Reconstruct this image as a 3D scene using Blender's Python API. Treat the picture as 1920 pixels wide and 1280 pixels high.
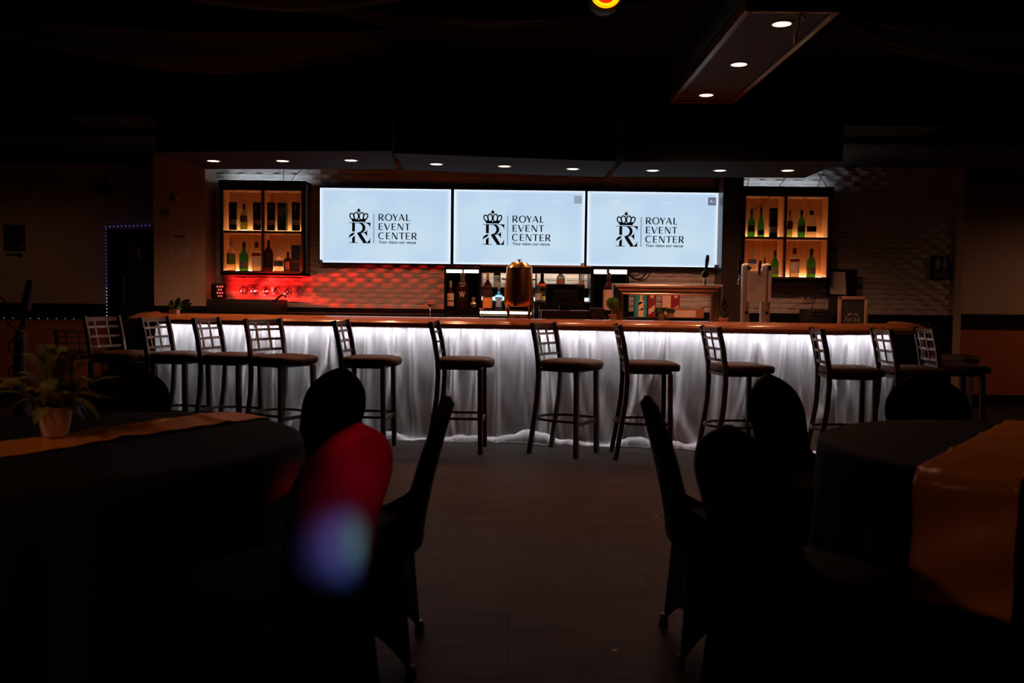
import bpy, math, random
from mathutils import Vector, Matrix
R = math.radians
PI = math.pi
random.seed(7)
for o in list(bpy.data.objects): bpy.data.objects.remove(o)
sc = bpy.context.scene
col = sc.collection

# ---------------------------------------------------------------- camera
CZ = 1.29; FPX = 1700.0; TH = math.atan(90 / FPX); ROLL = 0.0125
F_ = Vector((0, math.cos(TH), -math.sin(TH)))
U0 = Vector((0, math.sin(TH), math.cos(TH))); R0 = Vector((1, 0, 0))
CU = U0 * math.cos(ROLL) - R0 * math.sin(ROLL)
CR = R0 * math.cos(ROLL) + U0 * math.sin(ROLL)
cam = bpy.data.cameras.new('camera'); co = bpy.data.objects.new('camera', cam); col.objects.link(co)
m = Matrix((CR, CU, -F_)).transposed().to_4x4(); m.translation = Vector((0, 0, CZ)); co.matrix_world = m
cam.sensor_width = 36; cam.lens = FPX / 1920 * 36; cam.clip_start = .05
cam.dof.use_dof = True; cam.dof.focus_distance = 8.4; cam.dof.aperture_fstop = 2.8
sc.camera = co

def at(px, py, Y):
    d = F_ * FPX + CR * (px - 960) - CU * (py - 640)
    t = Y / d.y
    return Vector((d.x * t, Y, CZ + d.z * t))
def atz(px, py, Z):
    d = F_ * FPX + CR * (px - 960) - CU * (py - 640)
    t = (Z - CZ) / d.z
    return Vector((d.x * t, d.y * t, Z))
def K(Y): return FPX / Y

# ---------------------------------------------------------------- world and exposure
w = bpy.data.worlds.new('world'); sc.world = w; w.use_nodes = True
w.node_tree.nodes['Background'].inputs[0].default_value = (1, .5, .35, 1)
w.node_tree.nodes['Background'].inputs[1].default_value = 0.0
sc.view_settings.view_transform = 'Standard'; sc.view_settings.look = 'None'
sc.view_settings.exposure = 0; sc.view_settings.gamma = 1; sc.view_settings.use_curve_mapping = False
cy = sc.cycles
cy.use_denoising = True; cy.max_bounces = 10; cy.transparent_max_bounces = 12; cy.transmission_bounces = 8
cy.sample_clamp_indirect = 4; cy.caustics_reflective = False; cy.caustics_refractive = False
cy.use_light_tree = True

WARM = (1, .38, .2)
def lamp(name, kind, loc, power, colr, parent=None, aim=None, **kw):
    l = bpy.data.lights.new(name, kind); l.energy = power; l.color = colr
    for k, v in kw.items(): setattr(l, k, v)
    o = bpy.data.objects.new(name, l); col.objects.link(o); o.location = loc
    if aim is not None:
        o.rotation_euler = (Vector(aim) - Vector(loc)).to_track_quat('-Z', 'Y').to_euler()
    if parent: o.parent = parent
    return o
# coloured beams of the party light behind the camera: red, blue and green-white on the near left chair
PARTY = Vector((.95, -.6, 2.35))
lamp('red_beam', 'SPOT', PARTY, 5200, (1, .0, .02), aim=(-.385, 2.50, .85), spot_size=R(5.0), spot_blend=1, shadow_soft_size=.04)
lamp('red_beam', 'SPOT', PARTY, 2600, (1, .01, .06), aim=(-.45, 2.52, .68), spot_size=R(5.2), spot_blend=1, shadow_soft_size=.04)
lamp('blue_beam', 'SPOT', PARTY + Vector((.03, 0, 0)), 9000, (.16, .28, 1), aim=(-.48, 2.56, .55), spot_size=R(3.4), spot_blend=1, shadow_soft_size=.03)
lamp('blue_beam', 'SPOT', PARTY + Vector((.03, 0, 0)), 3500, (.25, .2, 1), aim=(-.56, 2.58, .52), spot_size=R(3.2), spot_blend=1, shadow_soft_size=.03)
lamp('green_beam', 'SPOT', PARTY + Vector((-.03, 0, 0)), 5200, (.2, 1, .35), aim=(-.44, 2.56, .575), spot_size=R(2.3), spot_blend=1, shadow_soft_size=.03)
lamp('green_glow', 'SPOT', (2.6, 1.0, 2.4), 14, (.05, 1, .15), aim=(-.32, 3.3, .5), spot_size=R(9), spot_blend=1, shadow_soft_size=.03)
# unseen warm lamps: presumed ones near the camera, others added to brighten the side walls
for x, y, p in ((-2.4, 1.2, 58), (2.4, .3, 16), (-5.6, 8.9, 4.5), (6.9, 9.2, 27)):
    lamp('unseen_fill_lamp', 'SPOT', (x, y, 3.2 if y < 8 else 2.66), p, (1, .43, .24), aim=(x, y, 0), spot_size=R(140 if y < 8 else 168), spot_blend=.8, shadow_soft_size=.06)

# ---------------------------------------------------------------- materials
_m = {}
def M(name, c=(.5, .5, .5), rough=.5, metal=0, noise=.12, scale=9, stretch=(1, 1, 1), bump=0, emis=None, es=0, trans=0, ior=1.45, spec=.5, sheen=0, coat=0, tint=None):
    if name in _m: return _m[name]
    mt = bpy.data.materials.new(name); mt.use_nodes = True; nt = mt.node_tree; N = nt.nodes; L = nt.links
    b = N['Principled BSDF']
    b.inputs['Roughness'].default_value = rough; b.inputs['Metallic'].default_value = metal
    b.inputs['Specular IOR Level'].default_value = spec; b.inputs['IOR'].default_value = ior
    b.inputs['Transmission Weight'].default_value = trans
    b.inputs['Sheen Weight'].default_value = sheen; b.inputs['Coat Weight'].default_value = coat
    b.inputs['Base Color'].default_value = (*c, 1)
    if noise > 0 or bump > 0:
        tc = N.new('ShaderNodeTexCoord'); mp = N.new('ShaderNodeMapping'); mp.inputs['Scale'].default_value = stretch
        nz = N.new('ShaderNodeTexNoise'); nz.inputs['Scale'].default_value = scale; nz.inputs['Detail'].default_value = 5
        L.new(tc.outputs['Object'], mp.inputs[0]); L.new(mp.outputs[0], nz.inputs[0])
        if noise > 0:
            rp = N.new('ShaderNodeValToRGB')
            rp.color_ramp.elements[0].position = .3; rp.color_ramp.elements[1].position = .7
            lo = tint or tuple(v * (1 - noise) for v in c)
            rp.color_ramp.elements[0].color = (*lo, 1); rp.color_ramp.elements[1].color = (*[min(1, v * (1 + noise)) for v in c], 1)
            L.new(nz.outputs[0], rp.inputs[0]); L.new(rp.outputs[0], b.inputs['Base Color'])
        if bump > 0:
            bp = N.new('ShaderNodeBump'); bp.inputs['Strength'].default_value = bump; bp.inputs['Distance'].default_value = .01
            L.new(nz.outputs[0], bp.inputs['Height']); L.new(bp.outputs[0], b.inputs['Normal'])
    if emis:
        b.inputs['Emission Color'].default_value = (*emis, 1); b.inputs['Emission Strength'].default_value = es
    _m[name] = mt
    return mt

def floor_mat():
    mt = bpy.data.materials.new('vinyl_planks'); mt.use_nodes = True; nt = mt.node_tree; N = nt.nodes; L = nt.links; b = N['Principled BSDF']
    tc = N.new('ShaderNodeTexCoord')
    br = N.new('ShaderNodeTexBrick'); br.inputs['Scale'].default_value = 1
    br.inputs['Brick Width'].default_value = 1.25; br.inputs['Row Height'].default_value = .18; br.inputs['Mortar Size'].default_value = .0022
    br.inputs['Color1'].default_value = (.06, .048, .043, 1); br.inputs['Color2'].default_value = (.045, .036, .032, 1); br.inputs['Mortar'].default_value = (.014, .011, .01, 1)
    L.new(tc.outputs['Object'], br.inputs[0])
    mp = N.new('ShaderNodeMapping'); mp.inputs['Scale'].default_value = (1.6, 26, 1); L.new(tc.outputs['Object'], mp.inputs[0])
    nz = N.new('ShaderNodeTexNoise'); nz.inputs['Scale'].default_value = 2.2; nz.inputs['Detail'].default_value = 9; nz.inputs['Roughness'].default_value = .7; L.new(mp.outputs[0], nz.inputs[0])
    rp = N.new('ShaderNodeValToRGB'); rp.color_ramp.elements[0].position = .36; rp.color_ramp.elements[0].color = (.42, .4, .4, 1); rp.color_ramp.elements[1].position = .62; rp.color_ramp.elements[1].color = (1, 1, 1, 1)
    L.new(nz.outputs[0], rp.inputs[0])
    mx = N.new('ShaderNodeMix'); mx.data_type = 'RGBA'; mx.blend_type = 'MULTIPLY'; mx.inputs[0].default_value = .8
    L.new(br.outputs[0], mx.inputs[6]); L.new(rp.outputs[0], mx.inputs[7]); L.new(mx.outputs[2], b.inputs['Base Color'])
    b.inputs['Roughness'].default_value = .5; b.inputs['Specular IOR Level'].default_value = .04
    bp = N.new('ShaderNodeBump'); bp.inputs['Strength'].default_value = .25; bp.inputs['Distance'].default_value = .002
    L.new(nz.outputs[0], bp.inputs['Height']); L.new(bp.outputs[0], b.inputs['Normal'])
    return mt
def tile_mat():
    mt = bpy.data.materials.new('glazed_wall_tile'); mt.use_nodes = True; nt = mt.node_tree; N = nt.nodes; L = nt.links; b = N['Principled BSDF']
    tc = N.new('ShaderNodeTexCoord'); mp = N.new('ShaderNodeMapping'); mp.inputs['Rotation'].default_value = (R(90), 0, 0)
    L.new(tc.outputs['Object'], mp.inputs[0])
    sx = N.new('ShaderNodeSeparateXYZ'); cx = N.new('ShaderNodeCombineXYZ'); L.new(tc.outputs['Object'], sx.inputs[0])
    L.new(sx.outputs[0], cx.inputs[0]); L.new(sx.outputs[2], cx.inputs[1])
    br = N.new('ShaderNodeTexBrick'); br.inputs['Scale'].default_value = 1
    br.inputs['Brick Width'].default_value = TL; br.inputs['Row Height'].default_value = TR; br.inputs['Mortar Size'].default_value = .0018; br.inputs['Mortar Smooth'].default_value = .3
    br.inputs['Color1'].default_value = (.74, .72, .69, 1); br.inputs['Color2'].default_value = (.66, .64, .61, 1); br.inputs['Mortar'].default_value = (.16, .13, .11, 1)
    L.new(cx.outputs[0], br.inputs[0]); L.new(br.outputs[0], b.inputs['Base Color'])
    b.inputs['Roughness'].default_value = .13; b.inputs['Specular IOR Level'].default_value = .45
    return mt
def screen_mat():
    mt = bpy.data.materials.new('lit_screen'); mt.use_nodes = True; nt = mt.node_tree; N = nt.nodes; L = nt.links; b = N['Principled BSDF']
    tc = N.new('ShaderNodeTexCoord'); sx = N.new('ShaderNodeSeparateXYZ'); L.new(tc.outputs['Generated'], sx.inputs[0])
    def edge(o, wd):   # LCD edge backlight bleed: 1 on the rim, 0 inside
        a = N.new('ShaderNodeMath'); a.operation = 'SUBTRACT'; L.new(o, a.inputs[0]); a.inputs[1].default_value = .5
        c = N.new('ShaderNodeMath'); c.operation = 'ABSOLUTE'; L.new(a.outputs[0], c.inputs[0])
        d = N.new('ShaderNodeMapRange'); d.inputs['From Min'].default_value = .5 - wd; d.inputs['From Max'].default_value = .5
        L.new(c.outputs[0], d.inputs['Value']); return d.outputs[0]
    mx = N.new('ShaderNodeMath'); mx.operation = 'MAXIMUM'; L.new(edge(sx.outputs[0], .045), mx.inputs[0]); L.new(edge(sx.outputs[2], .05), mx.inputs[1])
    pw = N.new('ShaderNodeMath'); pw.operation = 'POWER'; L.new(mx.outputs[0], pw.inputs[0]); pw.inputs[1].default_value = 2
    nz = N.new('ShaderNodeTexNoise'); nz.inputs['Scale'].default_value = 2.0; nz.inputs['Detail'].default_value = 1; L.new(tc.outputs['Object'], nz.inputs[0])
    r0 = N.new('ShaderNodeValToRGB'); r0.color_ramp.elements[0].position = .35; r0.color_ramp.elements[1].position = .65
    r0.color_ramp.elements[0].color = (.50, .66, .85, 1); r0.color_ramp.elements[1].color = (.57, .73, .86, 1); L.new(nz.outputs[0], r0.inputs[0])
    mc = N.new('ShaderNodeMix'); mc.data_type = 'RGBA'; L.new(pw.outputs[0], mc.inputs[0]); L.new(r0.outputs[0], mc.inputs[6]); mc.inputs[7].default_value = (.86, .97, 1.1, 1)
    b.inputs['Base Color'].default_value = (.01, .01, .01, 1); b.inputs['Roughness'].default_value = .06; b.inputs['Specular IOR Level'].default_value = .35
    L.new(mc.outputs[2], b.inputs['Emission Color']); b.inputs['Emission Strength'].default_value = 1
    return mt
def curtain_mat():
    mt = bpy.data.materials.new('white_sheer'); mt.use_nodes = True; nt = mt.node_tree; N = nt.nodes; L = nt.links
    out = N['Material Output']; N.remove(N['Principled BSDF'])
    tc = N.new('ShaderNodeTexCoord'); mp = N.new('ShaderNodeMapping'); mp.inputs['Scale'].default_value = (9, 9, 2.2); L.new(tc.outputs['Object'], mp.inputs[0])
    nz = N.new('ShaderNodeTexNoise'); nz.inputs['Scale'].default_value = 2.5; nz.inputs['Detail'].default_value = 6; nz.inputs['Roughness'].default_value = .6; L.new(mp.outputs[0], nz.inputs[0])
    bp = N.new('ShaderNodeBump'); bp.inputs['Strength'].default_value = .55; bp.inputs['Distance'].default_value = .02; L.new(nz.outputs[0], bp.inputs['Height'])
    d = N.new('ShaderNodeBsdfDiffuse'); d.inputs[0].default_value = (.9, .89, .9, 1); L.new(bp.outputs[0], d.inputs['Normal'])
    t = N.new('ShaderNodeBsdfTranslucent'); t.inputs[0].default_value = (.85, .84, .86, 1); L.new(bp.outputs[0], t.inputs['Normal'])
    tr = N.new('ShaderNodeBsdfTransparent')
    a = N.new('ShaderNodeMixShader'); a.inputs[0].default_value = .35; L.new(d.outputs[0], a.inputs[1]); L.new(t.outputs[0], a.inputs[2])
    lw = N.new('ShaderNodeLayerWeight'); lw.inputs[0].default_value = .5
    mr = N.new('ShaderNodeMapRange'); mr.inputs['From Min'].default_value = 0; mr.inputs['From Max'].default_value = .7; mr.inputs['To Min'].default_value = .58; mr.inputs['To Max'].default_value = .0
    L.new(lw.outputs['Facing'], mr.inputs['Value'])
    c = N.new('ShaderNodeMixShader'); L.new(mr.outputs[0], c.inputs[0]); L.new(a.outputs[0], c.inputs[1]); L.new(tr.outputs[0], c.inputs[2])
    L.new(c.outputs[0], out.inputs[0])
    return mt
TL, TR = .395, .0562
black = M('matte_black', (.012, .012, .012), .6, bump=.1)
blackgloss = M('black_gloss', (.012, .012, .013), .18)
blackwood = M('black_painted_wood', (.014, .013, .012), .38, noise=.3, scale=4, stretch=(1, 1, 12))
drape = M('black_drape', (.022, .021, .02), .8, bump=.4, scale=4)
ceilblack = M('black_ceiling_paint', (.008, .008, .008), .9)
plaster = M('beige_plaster', (.58, .47, .36), .75, noise=.05, scale=2, bump=.05)
orangepaint = M('rust_orange_paint', (.50, .16, .05), .7, noise=.08, scale=2)
soffitm = M('slate_panel', (.04, .044, .054), .85, noise=.06, spec=.06)
wood = M('varnished_bar_wood', (.38, .15, .055), .24, noise=.35, scale=5, stretch=(1.2, 22, 22), tint=(.20, .07, .025), coat=.5)
cabwood = M('cabinet_oak', (.62, .27, .09), .42, noise=.16, scale=3, stretch=(10, 10, 1))
cabdark = M('cabinet_dark_frame', (.09, .045, .028), .4, noise=.2, scale=3, stretch=(10, 10, 1))
brown_trim = M('brown_trim', (.30, .11, .05), .3, noise=.2)
boxdark = M('coffer_dark_wood', (.035, .02, .015), .45, noise=.2)
cofferpanel = M('coffer_panel', (.13, .10, .10), .7, noise=.05)
metal = M('bronze_powder_coat', (.085, .06, .05), .35, metal=.55, noise=.1)
latt = M('bronze_lattice', (.16, .13, .12), .3, metal=.6, noise=.1)
vinyl = M('brown_vinyl', (.038, .017, .013), .65, noise=.12, scale=20, bump=.1, spec=.25)
spandex = M('black_spandex', (.006, .006, .006), .8, noise=.1, scale=60, spec=.1)
linen = M('black_linen', (.010, .010, .0095), .8, noise=.2, scale=90, spec=.15)
satin = M('gold_satin', (.62, .24, .035), .3, noise=.12, scale=3, bump=.25)
whitepot = M('white_ceramic', (.78, .72, .68), .3, noise=.03)
terrapot = M('clay_pot', (.62, .38, .27), .6)
leaf = M('leaf_green', (.05, .16, .03), .5, noise=.4, scale=12)
fernm = M('fern_green', (.22, .23, .04), .55, noise=.4, scale=12)
topim = M('topiary_green', (.16, .34, .04), .6, noise=.5, scale=30)
chrome = M('chrome', (.75, .74, .73), .12, metal=1, noise=0)
steel = M('brushed_steel', (.58, .48, .41), .28, metal=1, noise=.08, scale=6, stretch=(1, 30, 30))
steelmatt = M('brushed_column', (.6, .58, .58), .45, metal=.8, noise=.06)
copper = M('polished_copper', (.9, .42, .15), .27, metal=1, noise=.05)
brass = M('brass', (.85, .5, .16), .22, metal=1, noise=.05)
paper = M('paper', (.76, .74, .73), .7, noise=.03)
ink = M('ink', (.01, .012, .025), .6, noise=0)
greyink = M('grey_ink', (.16, .14, .13), .6, noise=0)
rednoise = M('faded_red', (.5, .02, .02), .5)
glass = M('clear_glass', (.97, .98, .98), .02, trans=1, ior=1.45, noise=0)
def thin_glass(name, f0=.12, tint=(.97, .98, .98)):
    mt = bpy.data.materials.new(name); mt.use_nodes = True; nt = mt.node_tree; N = nt.nodes; L = nt.links; N.remove(N['Principled BSDF'])
    t = N.new('ShaderNodeBsdfTransparent'); t.inputs[0].default_value = (*tint, 1); g = N.new('ShaderNodeBsdfGlossy'); g.inputs['Roughness'].default_value = .08
    lw = N.new('ShaderNodeLayerWeight'); lw.inputs[0].default_value = .35
    mr = N.new('ShaderNodeMapRange'); mr.inputs['To Min'].default_value = f0 * .5; mr.inputs['To Max'].default_value = .75; L.new(lw.outputs['Facing'], mr.inputs['Value'])
    mx = N.new('ShaderNodeMixShader'); L.new(mr.outputs[0], mx.inputs[0]); L.new(t.outputs[0], mx.inputs[1]); L.new(g.outputs[0], mx.inputs[2]); L.new(mx.outputs[0], N['Material Output'].inputs[0])
    return mt
thinglass = thin_glass('thin_glass')
glassthin = M('shelf_glass', (.8, .95, .93), .03, trans=1, ior=1.2, noise=0)
ledwhite = M('led_cool', (1, 1, 1), emis=(.9, .93, 1), es=96, noise=0)
ledwarm = M('led_warm', (1, 1, 1), emis=(1, .78, .56), es=5, noise=0)
ledcab = M('led_cabinet', (1, 1, 1), emis=(1, .78, .56), es=24, noise=0)
lens = M('downlight_lens', (1, 1, 1), emis=(1, .52, .3), es=14, noise=0)
blueled = M('blue_led', (0, 0, 1), emis=(.16, .14, 1), es=.9, noise=0)
whiteled = M('pale_led', (1, 1, 1), emis=(.55, .6, 1), es=1.4, noise=0)
redled = M('red_led', (1, 0, 0), emis=(1, .05, .05), es=5, noise=0)

# ---------------------------------------------------------------- mesh helpers
class MB:
    def __init__(s): s.v = []; s.f = []
    def add(s, vs, fs):
        n = len(s.v); s.v += [Vector(p) for p in vs]; s.f += [tuple(i + n for i in f) for f in fs]; return s
    def box(s, x0, x1, y0, y1, z0, z1, bev=0):
        if bev <= 0:
            return s.add([(x0, y0, z0), (x1, y0, z0), (x1, y1, z0), (x0, y1, z0), (x0, y0, z1), (x1, y0, z1), (x1, y1, z1), (x0, y1, z1)],
                         [(0, 3, 2, 1), (4, 5, 6, 7), (0, 1, 5, 4), (1, 2, 6, 5), (2, 3, 7, 6), (3, 0, 4, 7)])
        b = min(bev, (x1 - x0) / 2.01, (y1 - y0) / 2.01, (z1 - z0) / 2.01)
        rings = []
        for z, i in ((z0, b), (z0 + b * .3, b * .3), (z0 + b, 0), (z1 - b, 0), (z1 - b * .3, b * .3), (z1, b)):
            r = []
            for cx, cy, a0 in ((x1 - b, y1 - b, 0), (x0 + b, y1 - b, 90), (x0 + b, y0 + b, 180), (x1 - b, y0 + b, 270)):
                for k in range(4):
                    a = R(a0 + 30 * k); q = b - i
                    r.append((cx + q * math.cos(a), cy + q * math.sin(a), z))
            rings.append(r)
        return s.loft(rings, True, True)
    def loft(s, rings, cap0=False, cap1=False, close=True):
        n = len(rings[0]); vs = [p for r in rings for p in r]; fs = []
        for i in range(len(rings) - 1):
            for j in range(n if close else n - 1):
                a = i * n + j; b = i * n + (j + 1) % n
                fs.append((a, b, b + n, a + n))
        if cap0: fs.append(tuple(range(n))[::-1])
        if cap1: fs.append(tuple(range((len(rings) - 1) * n, len(rings) * n)))
        return s.add(vs, fs)
    def lathe(s, prof, c=(0, 0, 0), n=24, axis='z', cap=True, a0=0, a1=2 * PI):
        full = abs(a1 - a0 - 2 * PI) < 1e-6; rings = []
        for r, z in prof:
            ring = []
            for k in range(n if full else n + 1):
                a = a0 + (a1 - a0) * k / n
                x, y = r * math.cos(a), r * math.sin(a)
                p = (x, y, z) if axis == 'z' else ((x, -z, y) if axis == 'y' else (z, x, y))
                ring.append((c[0] + p[0], c[1] + p[1], c[2] + p[2]))
            rings.append(ring)
        return s.loft(rings, cap and full, cap and full, close=full)
    def tube(s, pts, r, n=8, caps=True, square=None, up=(0, 0, 1)):
        pts = [Vector(p) for p in pts]; rings = []; up = Vector(up)
        for i, p in enumerate(pts):
            t = (pts[min(i + 1, len(pts) - 1)] - pts[max(i - 1, 0)]).normalized()
            a = t.cross(up)
            if a.length < .15: a = t.cross(Vector((1, 0, 0)) if abs(up.x) < .9 else Vector((0, 1, 0)))
            a.normalize(); b = a.cross(t)
            if square:
                hw, hh = square[0] / 2, square[1] / 2
                rings.append([p + a * x + b * y for x, y in ((-hw, -hh), (hw, -hh), (hw, hh), (-hw, hh))])
            else:
                rr = r[i] if isinstance(r, (list, tuple)) else r
                rings.append([p + a * rr * math.cos(2 * PI * k / n) + b * rr * math.sin(2 * PI * k / n) for k in range(n)])
        return s.loft(rings, caps, caps)
    def prism(s, poly, y0, y1):      # polygon in x,z extruded along y
        n = len(poly)
        vs = [(x, y0, z) for x, z in poly] + [(x, y1, z) for x, z in poly]
        return s.add(vs, [tuple(range(n)), tuple(range(2 * n - 1, n - 1, -1))] + [(i, i + n, (i + 1) % n + n, (i + 1) % n) for i in range(n)])
    def slab(s, poly, z0, z1):       # polygon in x,y extruded along z
        n = len(poly)
        vs = [(x, y, z0) for x, y in poly] + [(x, y, z1) for x, y in poly]
        return s.add(vs, [tuple(range(n))[::-1], tuple(range(n, 2 * n))] + [(i, (i + 1) % n, (i + 1) % n + n, i + n) for i in range(n)])
    def sphere(s, c, r, n=12, sq=(1, 1, 1)):
        return s.add(*_sph(c, r, n, sq))
    def build(s, name, mat, parent=None, smooth=None, loc=None):
        me = bpy.data.meshes.new(name); me.from_pydata([tuple(p) for p in s.v], [], s.f); me.update()
        import bmesh
        bm = bmesh.new(); bm.from_mesh(me); bmesh.ops.recalc_face_normals(bm, faces=bm.faces[:]); bm.to_mesh(me); bm.free()
        me.materials.append(mat)
        if smooth is not None:
            me.shade_smooth()
            if smooth < 179:
                me.set_sharp_from_angle(angle=R(smooth))
        o = bpy.data.objects.new(name, me); col.objects.link(o)
        if parent: o.parent = parent
        if loc: o.location = loc
        return o
def _sph(c, r, n, sq):
    vs = []; fs = []; h = n // 2
    for i in range(h + 1):
        t = PI * i / h
        for k in range(n):
            a = 2 * PI * k / n
            vs.append((c[0] + r * sq[0] * math.sin(t) * math.cos(a), c[1] + r * sq[1] * math.sin(t) * math.sin(a), c[2] + r * sq[2] * math.cos(t)))
    for i in range(h):
        for k in range(n):
            a = i * n + k; b = i * n + (k + 1) % n
            fs.append((a, b, b + n, a + n))
    return vs, fs
def tag(o, label=None, cat=None, group=None, kind=None):
    if label: o['label'] = label
    if cat: o['category'] = cat
    if group: o['group'] = group
    if kind: o['kind'] = kind
    return o
def empty(name, loc=(0, 0, 0), rz=0, label=None, cat=None, group=None, kind=None):
    o = bpy.data.objects.new(name, None); col.objects.link(o); o.location = loc; o.rotation_euler = (0, 0, rz); o.empty_display_size = .1
    return tag(o, label, cat, group, kind)
def copy_tree(o, parent=None):
    c = o.copy(); col.objects.link(c)
    if parent: c.parent = parent
    for ch in list(o.children): copy_tree(ch, c)
    return c
def struct(o): o['kind'] = 'structure'; return o
def text_mesh(name, txt, size, mat, parent, loc, rot=(PI / 2, 0, 0), width=None, ext=.0003, bold=0):
    c = bpy.data.curves.new(name, 'FONT'); c.body = txt; c.size = size; c.extrude = ext; c.align_x = 'LEFT'; c.offset = bold
    t = bpy.data.objects.new(name, c); col.objects.link(t)
    dg = bpy.context.evaluated_depsgraph_get(); me = bpy.data.meshes.new_from_object(t.evaluated_get(dg))
    bpy.data.objects.remove(t)
    me.materials.clear(); me.materials.append(mat)
    o = bpy.data.objects.new(name, me); col.objects.link(o)
    if width:
        xs = [v.co.x for v in me.vertices]; s = width / (max(xs) - min(xs)); x0 = min(xs)
        for v in me.vertices: v.co.x = (v.co.x - x0) * s
    o.location = loc; o.rotation_euler = rot
    if parent: o.parent = parent
    return o

# ---------------------------------------------------------------- room shell
YT = 10.05          # tiled wall
YL, YR, YP = 10.5, 11.1, 9.7
CEIL_LOW, CEIL = 2.72, 3.35
XT0, XT1 = -3.28, at(1797, 450, YT).x
struct(MB().box(-9, 10, -4, 12.5, -.05, 0).build('floor', floor_mat()))
struct(MB().box(-9, 10, -4, 8.6, CEIL, CEIL + .05).build('ceiling', ceilblack))
low = MB().box(-9, 10, 8.5, 12.5, CEIL_LOW, CEIL_LOW + .05)
low.box(-9, 10, 8.48, 8.56, CEIL_LOW, CEIL + .02)
struct(low.build('ceiling_bulkhead', ceilblack))
def wall_with_dado(name, x0, x1, y0, y1, dadoz=(.945, 1.11)):
    struct(MB().box(x0, x1, y0, y1, dadoz[1] - .01, CEIL_LOW).build('wall_' + name, plaster))
    struct(MB().box(x0, x1, y0, y1, 0, dadoz[0] + .01).build('wall_lower_' + name, orangepaint))
    b = MB().box(x0, x1, y0 - .025, y0 + .02, dadoz[0], dadoz[1]); b.box(x0, x1, y0 - .04, y0, dadoz[1] - .03, dadoz[1]); b.box(x0, x1, y0 - .035, y0, dadoz[0], dadoz[0] + .02)
    struct(b.build('trim_' + name, blackwood))
    struct(MB().box(x0, x1, y0 - .02, y0 + .01, 0, .12).build('baseboard_' + name, blackwood))
DX0, DX1 = at(204, 500, YL).x, -3.78
wall_with_dado('left', -9, DX0, YL, YL + .2)
struct(MB().box(DX0, -3.28, YL, YL + .2, at(240, 430, YL).z, CEIL_LOW).build('wall_over_door', plaster))
wall_with_dado('right', XT1 - .05, 10, YR, YR + .2)
struct(MB().box(-9.2, -9, -4, 12.5, 0, CEIL).build('wall_far_left', plaster))
struct(MB().box(10, 10.2, -4, 12.5, 0, CEIL).build('wall_far_right', plaster))
struct(MB().box(-9, 10, -4.2, -4, 0, CEIL).build('wall_rear', plaster))
# pillar left of the tiled wall
struct(MB().box(-3.83, XT0, YP, YL + .1, 1.10, CEIL_LOW).build('wall_pier', plaster))
pb = MB().box(-3.83, XT0, YP, YL + .1, 0, 1.11); pb.box(-3.845, XT0 + .005, YP - .02, YP + .02, 1.07, 1.115)
struct(pb.build('trim_pier', blackwood))
# wavy tiled wall, real relief
tm = MB(); nx = int((XT1 - XT0) / .0165); rows = int((CEIL_LOW - 1.107) / TR) + 1
for r in range(rows):
    z0 = 1.107 + r * TR; z1 = min(z0 + TR - .0012, CEIL_LOW)
    k0 = round(z0 / TR)
    ph = PI * (r % 2); ring = []
    for z, ins in ((z0, .004), (z0 + .003, 0), (z1 - .003, 0), (z1, .004)):
        ring.append([(XT0 + (XT1 - XT0) * i / nx, YT - .009 * (1 + math.sin(2 * PI * (XT0 + (XT1 - XT0) * i / nx) / (TL / 2) + ph + .5 * math.sin(r * 1.7))) + ins, z) for i in range(nx + 1)])
    tm.loft(ring, close=False)
tm.box(XT0, XT1, YT + .004, YT + .25, 0, CEIL_LOW)
wt = struct(tm.build('wall_back', tile_mat(), smooth=30))
struct(MB().box(XT0, XT1, YT - .03, YT + .02, 0, 1.107).build('trim_backsplash', blackgloss))
struct(MB().box(XT1 - .04, XT1 + .045, YT - .035, YR + .05, 0, CEIL_LOW).build('trim_corner', plaster))
struct(MB().box(at(1341, 450, YT).x, at(1392, 450, 9.72).x, 9.72, YT + .01, 0, CEIL_LOW).build('wall_column', M('column_black_brown', (.035, .028, .026), .3, noise=.3, scale=3, stretch=(14, 14, 1))))
# door in the left wall
dz = at(240, 430, YL).z
dm = MB().box(DX0 + .07, DX1, YL + .06, YL + .11, 0, dz - .07)
door = struct(dm.build('door_1', M('door_dark', (.03, .028, .027), .5)))
fr = MB().box(DX0, DX0 + .08, YL - .04, YL + .14, 0, dz); fr.box(DX0, DX1, YL - .04, YL + .14, dz - .08, dz)
struct(fr.build('trim_door', blackwood))
p = at(230, 545, YL); MB().box(p.x - .022, p.x + .022, YL + .035, YL + .062, p.z - .16, p.z + .18, .006).build('door_push_plate', M('grey_plate', (.22, .2, .19), .4, metal=.6), door)
p = at(257, 475, YL); MB().box(p.x - .016, p.x + .016, YL + .05, YL + .062, p.z - .055, p.z + .055, .004).build('door_sign', paper, door)

# soffit over the bar, three angled panels
ZS = 2.45
def soffit(pts, label):
    poly = [(atz(px, py, ZS).x, atz(px, py, ZS).y) for px, py in pts]
    o = MB().slab(poly, ZS, ZS + .02).build('bar_soffit_panel', soffitm)
    c_ = Vector((sum(p[0] for p in poly) / 4, sum(p[1] for p in poly) / 4))
    MB().slab([(c_.x + (x - c_.x) * .995, c_.y + (y - c_.y) * .985) for x, y in poly], ZS + .02, ZS + .33).build('soffit_fascia', ceilblack, o)
    return tag(o, label, 'ceiling panel', kind='structure')
soffit([(290, 284), (733, 283), (743, 317), (386, 317)], 'left panel of the slate grey light soffit over the bar')
soffit([(739, 287), (1157, 303), (1132, 332), (758, 318.5)], 'middle panel of the slate grey light soffit over the bar')
soffit([(1168, 303), (1582, 302), (1509, 333.5), (1145, 331)], 'right panel of the slate grey light soffit with a cut corner')
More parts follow.
